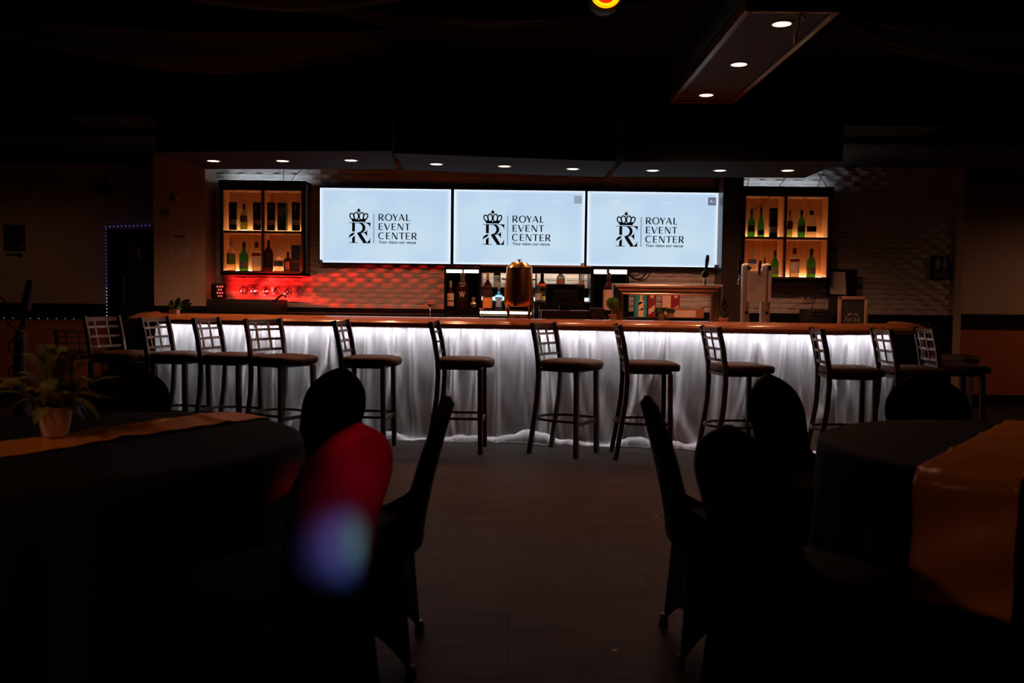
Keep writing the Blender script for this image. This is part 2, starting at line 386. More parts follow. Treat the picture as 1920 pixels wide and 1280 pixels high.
struct(MB().box(-3.9, 3.7, 7.9, 8.9, ZS + .32, CEIL).build('ceiling_soffit_core', ceilblack))

# downlights
def downlight(px, py, z, label, group, power):
    p = atz(px, py, z)
    e = empty('downlight', (p.x, p.y, z), label=label, cat='ceiling light', group=group)
    MB().lathe([(.052, -.006), (.066, -.004), (.068, .002), (.05, .002)], n=28, cap=False).build('trim_ring', M('ring_white', (.5, .45, .42), .4), e, 60)
    MB().lathe([(.0001, -.003), (.052, -.003), (.052, -.0005)], n=28, cap=False).build('lens', lens, e, 60)
    lamp('light_source', 'SPOT', (0, 0, -.012), power, WARM, parent=e, spot_size=R(152), spot_blend=.75, shadow_soft_size=.05)
names = ['far left', 'second from the left', 'third from the left', 'fourth from the left', 'middle', 'fourth from the right', 'third from the right', 'second from the right', 'far right']
for i, (px, py) in enumerate([(400, 301), (530, 301), (658, 300), (818, 307), (946, 311), (1074, 316), (1224, 319), (1350, 319), (1477, 319)]):
    downlight(px, py, ZS, 'round warm downlight in the bar soffit, the ' + names[i] + ' one of nine', 'downlights in the bar soffit', 46)
# hanging coffer box
ZB = 2.84
cpts = [atz(px, py, ZB) for px, py in ((1256, 188), (1367.5, 197), (1574, 24.4), (1409, 17))]
cb = empty('ceiling_coffer', (0, 0, 0), label='long dark ceiling box with wood edging and three downlights, top right', cat='ceiling box')
x0, x1 = (cpts[0].x + cpts[3].x) / 2, (cpts[1].x + cpts[2].x) / 2; y0, y1 = (cpts[2].y + cpts[3].y) / 2, (cpts[0].y + cpts[1].y) / 2
bb = MB(); bb.box(x0, x1, y0, y1, ZB + .03, CEIL)
for k in range(3): bb.box(x0 - .012 - .006 * k, x1 + .012 + .006 * k, y0 - .012 - .006 * k, y1 + .012 + .006 * k, ZB + .05 + .05 * k, ZB + .062 + .05 * k)
bb.build('coffer_body', boxdark, cb)
MB().box(x0 + .03, x1 - .03, y0 + .03, y1 - .03, ZB + .012, ZB + .031).build('coffer_panel', cofferpanel, cb)
ed = MB(); e_ = .03
for a in ((x0 - .012, x0 + e_, y0 - .012, y1 + .012), (x1 - e_, x1 + .012, y0 - .012, y1 + .012), (x0, x1, y0 - .012, y0 + e_), (x0, x1, y1 - e_, y1 + .012)):
    ed.box(a[0], a[1], a[2], a[3], ZB - .006, ZB + .05, .008)
ed.build('coffer_edging', brown_trim, cb)
for i, (px, py) in enumerate([(1466, 44), (1385.7, 120), (1324.4, 177.6)]):
    downlight(px, py, ZB + .012, 'warm downlight in the hanging ceiling box, the ' + ['nearest, largest', 'middle', 'farthest'][i] + ' of three', 'downlights in the ceiling box', 22)
p = atz(1501, 24, ZB)
hk = MB(); hk.tube([(p.x, p.y, ZB), (p.x - .012, p.y, ZB - .07), (p.x - .02, p.y, ZB - .13)], .005, 6); hk.tube([(p.x, p.y, ZB), (p.x + .03, p.y, ZB - .035)], .006, 6)
hk.box(p.x - .03, p.x - .015, p.y - .006, p.y + .006, ZB - .17, ZB - .115)
tag(hk.build('ceiling_clip', M('pale_clip', (.7, .55, .42), .4)), 'small pale hanging clip on the near end of the ceiling box', 'clip')
# round orange stage lamp at the top of the frame
p = at(1136, -14, 5.4)
sl = empty('stage_lamp', (p.x, p.y, p.z), label='round glowing orange stage lamp cut by the top of the frame', cat='stage lamp')
MB().lathe([(.088, .03), (.088, -.01), (.104, -.012), (.106, -.02), (.1, -.12), (.06, -.17), (.0001, -.18)], axis='y', n=40, cap=False).build('housing', black, sl, 40)
MB().lathe([(.062, .005), (.075, .018), (.087, .026), (.0895, .02), (.09, .0)], axis='y', n=40, cap=False).build('glow_ring', M('orange_glow', (1, .3, 0), emis=(1, .33, .0), es=2.2, noise=0), sl, 60)
MB().lathe([(.0001, .0), (.03, .0), (.064, .006)], axis='y', n=40, cap=False).build('red_lens', M('red_glow', (.6, .02, 0), emis=(1, .02, .0), es=.75, noise=0), sl, 60)
MB().lathe([(.0001, .03), (.014, .025), (.024, .004)], axis='y', n=20, cap=False).build('bulb', M('bulb_glow', (1, .6, .2), emis=(1, .5, .1), es=6, noise=0), sl, 60)
MB().box(-.012, .012, -.01, .06, .08, CEIL - p.z).build('yoke', black, sl)

# black cloth swags under the ceiling
def swag(x0, y0, x1, y1, z, sag, wd, label):
    rings = []
    for i in range(25):
        t = i / 24; r = []
        for j in range(13):
            u = j / 12 - .5
            zz = z - sag * (1 - (2 * t - 1) ** 2) - .05 * math.cos(u * 14 + 3 * t) - .12 * (1 - 4 * u * u) * math.sin(PI * t)
            r.append((x0 + (x1 - x0) * t, y0 + (y1 - y0) * t + u * wd * (.4 + .6 * math.sin(PI * t)), zz))
        rings.append(r)
    o = MB().loft(rings, close=False).build('ceiling_drape', drape, smooth=180)
    s = o.modifiers.new('thick', 'SOLIDIFY'); s.thickness = .004
    return tag(o, label, 'drape', 'black cloth swags under the ceiling')
swag(-4.2, 6.6, -1.0, 7.4, 3.30, .16, 1.1, 'black ceiling drape above the bar, left side, nearest the wall')
swag(-3.2, 5.0, -.2, 5.8, 3.32, .16, 1.1, 'black ceiling drape left of center, midway to the bar')
swag(-1.6, 6.0, 1.1, 6.2, 3.32, .10, .5, 'narrow black ceiling drape left of the hanging box')
swag(2.3, 6.6, 5.2, 7.0, 3.30, .16, .7, 'black ceiling drape right of the hanging box')
swag(2.2, 5.1, 4.9, 5.3, 3.32, .12, .6, 'black ceiling drape at the upper right, nearer the camera')

# ---------------------------------------------------------------- televisions with the venue logo
screenm = screen_mat()
logoink = M('logo_ink', (.004, .006, .02), .3, noise=0)
S8 = 1 / (8 * K(9.95))
def stroke(mb, pts, wds):
    n = len(pts); Lp = []; Rp = []
    for i, (x, z) in enumerate(pts):
        a = Vector(pts[max(i - 1, 0)]); b = Vector(pts[min(i + 1, n - 1)]); t = (b - a).normalized(); nn = Vector((-t.y, t.x))
        wv = (wds[i] if isinstance(wds, (list, tuple)) else wds) / 2
        Lp.append((x + nn.x * wv, z + nn.y * wv)); Rp.append((x - nn.x * wv, z - nn.y * wv))
    vs = [(p[0], 0, p[1]) for p in Lp + Rp]
    mb.add(vs, [(i, i + 1, n + i + 1, n + i) for i in range(n - 1)])
def arc(cx, cy, rx, ry, a0, a1, n=20): return [(cx + rx * math.cos(R(a0 + (a1 - a0) * i / n)), cy + ry * math.sin(R(a0 + (a1 - a0) * i / n))) for i in range(n + 1)]
def letter(mb, ch, x, y, w, h):      # y = top in image units, positive down
    T, t = 19, 9; B = y + h; X = x + w
    if ch == 'L': stroke(mb, [(x + T / 2, y), (x + T / 2, B)], T); stroke(mb, [(x, B - t / 2), (X, B - t / 2)], t)
    if ch == 'E':
        stroke(mb, [(x + T / 2, y), (x + T / 2, B)], T)
        for yy in (y + t / 2, y + h * .5, B - t / 2): stroke(mb, [(x, yy), (X - (6 if yy == y + h * .5 else 0), yy)], t)
    if ch == 'T': stroke(mb, [(x + w / 2, y), (x + w / 2, B)], T); stroke(mb, [(x, y + t / 2), (X, y + t / 2)], t)
    if ch == 'V': stroke(mb, [(x + T / 2, y), (x + w / 2, B)], T); stroke(mb, [(X - t / 2, y), (x + w / 2, B)], t)
    if ch == 'A':
        stroke(mb, [(x + t / 2, B), (x + w / 2, y)], t); stroke(mb, [(X - T / 2, B), (x + w / 2 - 3, y)], T); stroke(mb, [(x + w * .2, y + h * .66), (x + w * .8, y + h * .66)], t)
    if ch == 'Y':
        stroke(mb, [(x + T / 2, y), (x + w / 2, y + h * .55)], T); stroke(mb, [(X - t / 2, y), (x + w / 2, y + h * .55)], t); stroke(mb, [(x + w / 2, y + h * .5), (x + w / 2, B)], T)
    if ch == 'N':
        stroke(mb, [(x + t / 2, y), (x + t / 2, B)], t); stroke(mb, [(X - t / 2, y), (X - t / 2, B)], t); stroke(mb, [(x + T / 2, y), (X - T / 2, B)], T)
    if ch in 'OC':
        a0, a1 = (0, 360) if ch == 'O' else (48, 312)
        P = arc(x + w / 2 + (4 if ch == 'C' else 0), y + h / 2, w / 2 - 5, h / 2 - 2, a0, a1, 40)
        stroke(mb, P, [t + (T - t) * abs(math.cos(R(a0 + (a1 - a0) * i / 40))) ** 1.5 for i in range(41)])
    if ch == 'R':
        stroke(mb, [(x + T / 2, y), (x + T / 2, B)], T)
        P = [(x + T, y + t / 2), (x + w * .45, y + t / 2)] + arc(x + w * .5, y + h * .27, w * .3, h * .25, -90, 90, 16) + [(x + T, y + h * .52)]
        stroke(mb, P, [t, t] + [t + (T - t) * math.sin(PI * i / 16) for i in range(17)] + [t])
        stroke(mb, [(x + w * .42, y + h * .52), (X - T * .4, B)], T)
def logo_mesh():
    mb = MB()
    stroke(mb, [(564, 230), (564, 668)], 8)
    for word, y, h, cells in (('ROYAL', 232, 100, ((635, 80), (733, 102), (840, 88), (930, 95), (1045, 60))),
                              ('EVENT', 370, 98, ((637, 66), (715, 97), (830, 65), (922, 81), (1027, 78))),
                              ('CENTER', 505, 100, ((630, 95), (747, 63), (837, 80), (935, 95), (1042, 66), (1130, 78)))):
        for ch, (x, wd) in zip(word, cells): letter(mb, ch, x, y, wd, h)
    # crown
    for cx, cyy, rx, ry, tl in ((240, 273, 30, 46, -22), (300, 268, 34, 54, -4), (380, 268, 34, 54, 4), (440, 273, 30, 46, 22)):
        P = []
        for x, z in arc(0, 0, rx, ry, 0, 360, 30):
            c, s = math.cos(R(tl)), math.sin(R(tl)); P.append((cx + x * c - z * s, cyy + x * s + z * c))
        stroke(mb, P, 18)
    mb.add([(x, 0, z) for x, z in ((222, 300), (340, 322), (458, 300), (436, 352), (244, 352))], [(0, 1, 3, 4), (1, 2, 3)])
    stroke(mb, [(339, 150), (339, 225)], 12); stroke(mb, [(312, 184), (366, 184)], 21); stroke(mb, [(339, 160), (339, 205)], 24)
    # monogram
    stroke(mb, [(193, 367), (515, 367)], 8)
    stroke(mb, [(262, 368), (262, 497)], 43)
    P = arc(340, 441, 77, 72, -90, 90, 24); stroke(mb, P, [8 + 36 * math.sin(PI * i / 24) for i in range(25)])
    stroke(mb, [(300, 368), (345, 369)], 8); stroke(mb, [(312, 514), (465, 514)], 8)
    stroke(mb, [(338, 512), (380, 580), (425, 645), (450, 662)], [52, 52, 48, 16])
    stroke(mb, [(400, 663), (512, 663)], 11)
    mb.add([(x, 0, z) for x, z in ((512, 585), (512, 668), (430, 668), (470, 652), (495, 625))], [(0, 1, 4), (4, 1, 3), (3, 1, 2)])
    mb.add([(x, 0, z) for x, z in ((440, 368), (514, 368), (513, 447), (500, 405), (475, 383))], [(0, 1, 4), (4, 1, 3), (3, 1, 2)])
    mb.add([(x, 0, z) for x, z in ((466, 462), (466, 576), (452, 545), (425, 520), (420, 508), (452, 492))], [(0, 1, 2), (0, 2, 5), (5, 2, 3), (5, 3, 4)])
    mb.add([(x, 0, z) for x, z in ((241, 592), (283, 552), (283, 662), (241, 662))], [(0, 1, 2, 3)])
    stroke(mb, [(193, 663), (327, 663)], 9)
    mb.add([(x, 0, z) for x, z in ((190, 602), (198, 560), (222, 530), (252, 516), (282, 513), (268, 540), (245, 560), (215, 572))], [(0, 1, 7), (1, 2, 7), (2, 6, 7), (2, 3, 6), (3, 5, 6), (3, 4, 5)])
    for v in mb.v: v.x = (v.x + 240) * S8; v.z = -(v.z + 144) * S8
    return mb
logo0 = None
tvpos = []
for i, (px, py) in enumerate([(600, 352), (851.5, 355.2), (1102, 358.5)]):
    c = at(px, py, 9.95); Wd, Hd = 244 / K(9.95), 138.2 / K(9.95)
    e = empty('television', (c.x, 9.95, c.z - Hd), label='wide wall television with the crown logo, the ' + ['left one, beside the left bottle cabinet', 'middle one above the copper urn', 'right one beside the dark column'][i], cat='television', group='three televisions over the bar')
    b = .012
    fm = MB(); fm.box(-b, Wd + b, .002, .05, -b - .006, Hd + b)
    for q in ((-b, 0, -b, Hd + b), (Wd, Wd + b, -b, Hd + b), (-b, Wd + b, -b - .006, 0), (-b, Wd + b, Hd, Hd + b)): fm.box(q[0], q[1], -.006, .01, q[2], q[3])
    fm.build('bezel', blackgloss, e)
    s_ = MB().box(0, Wd, -.001, .0015, 0, Hd).build('screen', screenm, e)
    if logo0 is None:
        logo0 = logo_mesh().build('logo', logoink, s_); logo0.location = (0, -.003, Hd); lg = logo0
        tg = text_mesh('tagline', 'Your vision our venue', .046, logoink, s_, (875 * S8, -.003, Hd - (672 + 144) * S8 + .002), width=560 * S8, bold=.0009)
        tag0 = tg
    else:
        lg = logo0.copy(); col.objects.link(lg); lg.parent = s_
        tg = tag0.copy(); col.objects.link(tg); tg.parent = s_
    MB().box(.0 if i == 0 else Wd - .03, .03 if i == 0 else Wd, -.012, -.001, -.012, .028).build('sensor_tab', M('grey_tab', (.3, .28, .27), .4), e)
    if i:
        sq = .086; xo = Wd - (.115 if i == 2 else .12); zo = Hd - .05
        MB().box(xo, xo + sq, -.004, -.002, zo - sq, zo).build('mute_badge', M('badge' + str(i), (.1, .1, .1), emis=((.30, .36, .45), (.13, .16, .24))[i - 1], es=1, noise=0), s_)
        if i == 2:
            ic = MB(); zz = zo - sq / 2
            for q in range(3): stroke(ic, arc(xo + .045, zz, .01 + .007 * q, .01 + .007 * q, -50, 50, 8), .003)
            ic.add([(xo + .02, 0, zz - .008), (xo + .03, 0, zz - .008), (xo + .042, 0, zz - .02), (xo + .042, 0, zz + .02), (xo + .03, 0, zz + .008), (xo + .02, 0, zz + .008)], [(0, 1, 4, 5), (1, 2, 3, 4)])
            stroke(ic, [(xo + .022, zz + .022), (xo + .062, zz - .022)], .003)
            ic.build('mute_icon', M('icon_grey', (.4, .4, .4), emis=(.45, .5, .6), es=.8, noise=0), s_, loc=(0, -.0055, 0))

# ---------------------------------------------------------------- the bar
BS = .15
nose = [(-3.52, 8.45), (-3.46, 8.0), (-3.12, 7.76), (0, 7.48), (2.6, 7.12), (3.28, 7.36), (3.58, 7.66), (3.64, 8.2)]
nose = [(x, y + BS) for x, y in nose]
def offset(path, o):
    P = [Vector(p) for p in path]; out = []
    for i, p in enumerate(P):
        a = P[i] - P[i - 1] if i else P[1] - P[0]; b = P[i + 1] - P[i] if i < len(P) - 1 else a
        na = Vector((-a.y, a.x)).normalized(); nb = Vector((-b.y, b.x)).normalized()
        n = (na + nb).normalized(); out.append(p + n * (o / max(n.dot(nb), .5)))
    return out
bar = empty('bar_counter', (0, 7.9, 0), label='long wooden bar counter with a rounded arm rail and lit underside', cat='bar counter')
def P3(pts, z): return [(p.x, p.y - 7.9, z) for p in pts]
prof = [(.03, .985), (.004, .99), (-.004, 1.005), (.0, 1.028), (.018, 1.04), (.024, 1.046), (.05, 1.052), (.09, 1.070), (.13, 1.079), (.16, 1.077), (.18, 1.066), (.185, 1.05), (.185, .985)]
rings = [P3(offset(nose, o), z) for o, z in prof]
rm = MB(); rm.loft(rings + [rings[0]], close=False); rm.build('arm_rail', wood, bar, 40)
a = offset(nose, .18); b_ = offset(nose, .74)[::-1]
b_ = [Vector((-3.1, 8.5)), Vector((-3.0, 8.42)), Vector((0, 8.2)), Vector((2.6, 7.85)), Vector((3.1, 8.05)), Vector((3.4, 8.2))][::-1]
tp = MB()
n_ = len(a)
poly = [(p.x, p.y - 7.9) for p in a] + [(p.x, p.y - 7.9) for p in b_]
# split the worktop into quads strips so the concave outline stays clean
bk = [Vector((-3.3, 8.6)), Vector((-3.2, 8.56)), Vector((-3.0, 8.46)), Vector((0, 8.2)), Vector((2.5, 7.86)), Vector((2.95, 8.0)), Vector((3.2, 8.15)), Vector((3.3, 8.3))]
bk = [v + Vector((0, BS)) for v in bk]
for i in range(n_ - 1):
    tp.slab([(a[i].x, a[i].y - 7.9), (a[i + 1].x, a[i + 1].y - 7.9), (bk[i + 1].x, bk[i + 1].y - 7.9), (bk[i].x, bk[i].y - 7.9)], 1.0, 1.055)
tp.build('counter_top', wood, bar)
def wallpath(o0, o1, z0, z1):
    A, B = offset(nose, o0), offset(nose, o1); mb = MB()
    for i in range(len(A) - 1):
        mb.slab([(A[i].x, A[i].y - 7.9), (A[i + 1].x, A[i + 1].y - 7.9), (B[i + 1].x, B[i + 1].y - 7.9), (B[i].x, B[i].y - 7.9)], z0, z1)
    return mb
wallpath(.35, .39, .42, 1.0).build('front_panel', M('panel_grey', (.12, .115, .12), .6), bar)
wallpath(.33, .39, 0, .42).build('kick_panel', M('panel_brown', (.34, .25, .21), .6), bar)
lm = MB(); A = offset(nose[1:-1], .19); B = offset(nose[1:-1], .202)
for i in range(len(A) - 1):
    lm.slab([(A[i].x, A[i].y - 7.9), (A[i + 1].x, A[i + 1].y - 7.9), (B[i + 1].x, B[i + 1].y - 7.9), (B[i].x, B[i].y - 7.9)], .992, .998)
lm.build('led_strip', ledwhite, bar)

# sheer skirt around the bar
cp = offset(nose[1:-1], .30)
segs = []; tot = 0
for i in range(len(cp) - 1):
    L_ = (cp[i + 1] - cp[i]).length; segs.append((tot, L_, cp[i], cp[i + 1])); tot += L_
def pathpt(s):
    for s0, L_, a, b in segs:
        if s <= s0 + L_ + 1e-6: break
    t = (s - s0) / L_; p = a.lerp(b, t); d = (b - a).normalized()
    return p, Vector((d.y, -d.x))
rs = random.Random(3)
folds = []
s = 0
while s < tot:
    folds.append((s, rs.uniform(.35, 1.0), (rs.uniform(-.16, .16) if rs.random() < .7 else rs.uniform(-.5, .5)), rs.uniform(.010, .034))); s += (rs.uniform(.02, .06) if rs.random() < .6 else rs.uniform(.12, .26))
knots = [(at(1008, 830, 7.8).x, .075, .42), (at(1190, 838, 7.6).x, .05, .45), (at(1262, 842, 7.6).x, .03, .25), (at(880, 828, 7.7).x, .03, .4), (at(735, 828, 7.8).x, .02, .3)]
cm = MB(); ns = int(tot / .011); zs = [.992, .96, .92, .88, .83, .78, .72, .66, .6, .54, .48, .42, .36, .3, .24, .18, .12, .07, .035]
rings = []
for z in zs:
    t = 1 - z; r = []
    for i in range(ns + 1):
        s = tot * i / ns
        p, nn = pathpt(s); d = 0
        for fs, am, sl_, wd in folds:
            c = fs + sl_ * t * t
            u = (s - c) / (wd * (1 + 1.1 * t))
            if abs(u) < 3: d += am * math.exp(-u * u) * .05 * (1 + .7 * t)
        d += .004 * math.sin(s * 90 + 8 * t) * (1 - t * .5) + .006 * math.sin(s * 31 + z * 17)
        q = p + nn * (d - .01)
        r.append((q.x, q.y, z))
    rings.append(r)
last = rings[-1]
for k, (dz, out) in enumerate(((.03, .02), (.05, .06), (.055, .10), (.04, .14), (.012, .165), (.004, .14), (.003, .06))):
    r = []
    for i in range(ns + 1):
        s = tot * i / ns; p, nn = pathpt(s)
        x = last[i][0]; amp = .55 + .35 * math.sin(s * 4.1) + .25 * math.sin(s * 11.3 + 1) + .04 * math.sin(s * 37 + k)
        kn = sum(h * math.exp(-((x - kx) / (.35 * w_)) ** 4) for kx, h, w_ in knots)
        amp = max(.15, amp)
        hz = dz * amp * (1 + .1 * math.sin(s * 43 + 2 * k)) + (kn * (1 + .1 * math.sin(s * 30 + 2 * k)) * (dz / .055) if dz > .01 else 0)
        oo = out * (.75 + .35 * amp + kn * 1.5)
        r.append((last[i][0] + nn.x * oo, last[i][1] + nn.y * oo, max(.002, hz)))
    rings.append(r)
cm.loft(rings, close=False)
cur = cm.build('bar_skirt_curtain', curtain_mat(), smooth=180)
tag(cur, 'white sheer curtain gathered around the bar front and pooled on the floor', 'curtain')

# ---------------------------------------------------------------- bar stools
def make_stool():
    e = empty('bar_stool')
    g = MB(); rings = []
    for z, s in ((.70, .9), (.705, .97), (.725, 1.0), (.745, 1.0), (.758, .96), (.765, .8), (.767, .4)):
        r = []
        for k in range(32):
            a = 2 * PI * k / 32; c, d = math.cos(a), math.sin(a)
            r.append((.01 + .225 * s * math.copysign(abs(c) ** .55, c), .215 * s * math.copysign(abs(d) ** .55, d), z - .012 * max(0, c) ** 4))
        rings.append(r)
    g.loft(rings, True, True).build('seat', vinyl, e, 60)
    f = MB(); f.box(-.2, .15, -.185, .185, .675, .70)
    f.build('seat_frame', metal, e)
    for sg in (-1, 1):
        MB().tube([(.14, sg * .175, .68), (.15, sg * .185, .0)], 0, square=(.036, .034), up=(0, 1, 0)).build('leg', metal, e)
        y = sg * .185
        MB().tube([(-.275, y, 0), (-.235, y, .25), (-.205, y, .45), (-.195, y, .62), (-.2, y, .75), (-.225, y, .9), (-.262, y, 1.055)], 0, square=(.036, .024), up=(0, 1, 0)).build('leg', metal, e, 30)
    def bx(z): return -.2 - .062 * max(0, (z - .75) / .305) ** 1.2
    la = MB()
    for z, h in ((1.03, .035), (.965, .02), (.885, .02), (.8, .022)):
        pts = [(bx(z) - .028 * math.cos(u * PI / 2 * .98), .185 * u, z) for u in [i / 8 - 1 for i in range(17)]]
        la.tube(pts, 0, square=(.008, h))
    for u in (-.36, .36):
        la.tube([(bx(z) - .028 * math.cos(u * PI / 2) - .003, .185 * u, z) for z in (.79, .85, .92, .98, 1.03)], 0, square=(.02, .008), up=(1, 0, 0))
    la.build('back_lattice', latt, e, 30)
    rg = MB(); pts = [(.15, -.19, .285), (.0, -.2, .285)] + [(-.08 - .2 * math.sin(R(a)), -.2 * math.cos(R(a)), .285) for a in range(0, 181, 15)] + [(.0, .2, .285), (.15, .19, .285)]
    rg.tube(pts, 0, square=(.012, .02)); rg.tube([(.15, -.19, .265), (.15, .19, .265)], 0, square=(.018, .03))
    rg.build('foot_ring', metal, e, 30)
    return e
stool_spots = [
 (-3.25, 7.62, -21, 'leftmost of all, its lattice lit from the bar'),
 (-2.78, 7.62, -13, 'second from the left end of the row'),
 (-2.32, 7.56, -13, 'third from the left end of the row'),
 (-1.86, 7.42, -33, 'fourth from the left, turned outward'),
 (-1.15, 7.42, -6, 'just behind the domed black chair at left'),
 (-.38, 7.40, -4, 'seen almost edge-on below the red cocktail'),
 (.48, 7.30, -31, 'standing below the copper urn with a brown back post'),
 (1.10, 7.22, -1, 'seen edge-on below the round topiary'),
 (1.80, 7.10, 8, 'below the two-column beer tower'),
 (2.60, 6.95, -6, 'below the red drink brand cooler, fourth from the right'),
 (3.12, 7.02, -1, 'third from the right end of the row'),
 (3.62, 7.38, -3, 'at the right corner of the bar'),
 (4.15, 8.55, -38, 'rightmost and farthest, in shadow around the bar end')]
st0 = make_stool()
for i, (x, y, a_, d_) in enumerate(stool_spots):
    o = st0 if i == 0 else copy_tree(st0)
    o.location = (x, y, 0); o.rotation_euler = (0, 0, R(a_))
    tag(o, 'bronze lattice-back bar stool, ' + d_, 'bar stool', 'lattice-back stools along the bar')

# ---------------------------------------------------------------- covered banquet chairs
def make_chair():
    e = empty('banquet_chair')
    mb = MB()
    # back: lens-shaped sections along the height
    rings = []
    hw = [(.40, .175), (.46, .178), (.52, .18), (.6, .188), (.68, .198), (.71, .204), (.745, .202), (.78, .191), (.81, .174), (.835, .150), (.858, .117), (.877, .08), (.892, .042), (.901, .015), (.905, .004)]
    hw = [(z * 1.025, h) for z, h in hw]
    for z, h in hw:
        z_ = z; z /= 1.025; t = (z - .4) / .5
        xc = -.185 - .13 * t ** 1.35; th = .042 * (1 - .35 * t) if z < .88 else .02 * max(.2, (.91 - z) / .03)
        r = []
        for k in range(24):
            a = 2 * PI * k / 24; c, d = math.cos(a), math.sin(a)
            bow = -.018 * (1 - d * d)
            r.append((xc + th * c + bow, h * math.copysign(abs(d) ** .8, d), z_))
        rings.append(r)
    mb.loft(rings, True, True)
    # seat cushion
    rings = []
    for z, s in ((.42, .98), (.44, 1.0), (.462, .99), (.474, .94), (.48, .8), (.482, .4)):
        r = []
        for k in range(32):
            a = 2 * PI * k / 32; c, d = math.cos(a), math.sin(a)
            r.append((.005 + .2 * s * math.copysign(abs(c) ** .5, c), .205 * s * math.copysign(abs(d) ** .5, d), z))
        rings.append(r)
    mb.loft(rings, True, True)
    # stretched web of cloth between seat and backrest at the sides
    for sg in (-1, 1):
        ring = []
        for k in range(7):
            t = k / 6
            ring.append([(-.20 - .03 * t + .24 * u * (1 - t) ** 2.2, sg * (.185 - .004 * t), .45 + .17 * t) for u in [j / 6 for j in range(7)]])
        mb.loft(ring, close=False)
    # skirt: four stretched sides with arched hems
    corners = [((-.195, -.185), (-.225, -.215)), ((.195, -.20), (.215, -.225)), ((.195, .20), (.215, .225)), ((-.195, .185), (-.225, .215))]
    for i in range(4):
        (t0, b0), (t1, b1) = corners[i], corners[(i + 1) % 4]
        ring = []
        for j in range(21):
            u = j / 20; arch = .15 * (1 - abs(2 * u - 1) ** 2.4) + .01
            if i == 3: arch *= .8
            col_ = []
            for k in range(9):
                v = k / 8; z = .44 + (arch - .44) * v
                q = 1 - z / .44
                qq = q ** 1.25
                tx = t0[0] + (t1[0] - t0[0]) * u; ty = t0[1] + (t1[1] - t0[1]) * u
                bx_ = b0[0] + (b1[0] - b0[0]) * u; by_ = b0[1] + (b1[1] - b0[1]) * u
                x = tx + (bx_ - tx) * qq; y = ty + (by_ - ty) * qq
                pin = .055 * math.sin(PI * u) * q
                nx_, ny_ = ((0, 1), (-1, 0), (0, -1), (1, 0))[i]
                col_.append((x + nx_ * pin, y + ny_ * pin, z))
            ring.append(col_)
        mb.loft(ring, close=False)
    o = mb.build('chair_cover', spandex, e, 50)
    for c in corners:
        x, y = c[1]
        MB().lathe([(.018, 0), (.02, .008), (.016, .03), (.012, .05)], (x * .985, y * .97, 0), 12).build('foot_cap', M('foot_plastic', (.05, .05, .05), .35), e, 40)
    return e
TLc, TRc = (-1.55, 3.24), (1.93, 3.33)
chairs = [   # where the top of each backrest stands, and the table it faces
 (-.425, 2.50, TLc, 'lit by a red and blue light beam, nearest at left'),
 (-.235, 3.17, TLc, 'seen edge-on at the left side of the aisle'),
 (-.82, 4.36, TLc, 'with a domed back, behind the left table below the bar'),
 (-1.87, 4.40, TLc, 'behind the potted fern at the left table'),
 (.625, 2.56, TRc, 'nearest at right, largest dark back'),
 (.505, 3.28, TRc, 'seen edge-on at the right side of the aisle'),
 (1.215, 4.27, TRc, 'behind the right table, left of the wide dark one'),
 (2.03, 4.44, TRc, 'wide dark back at the far side of the right table')]
ch0 = make_chair()
yaws = [None, 4, None, None, None, 171, None, None]
for i, (x, y, t_, d_) in enumerate(chairs):
    o = ch0 if i == 0 else copy_tree(ch0)
    a_ = math.atan2(t_[1] - y, t_[0] - x)
    if i == 1: a_ = R(182)
    if i == 5: a_ = R(-2)
    o.location = (x + .316 * math.cos(a_), y + .316 * math.sin(a_), 0); o.rotation_euler = (0, 0, a_)
    tag(o, 'black spandex-covered banquet chair ' + d_, 'banquet chair', 'covered chairs round the two tables')

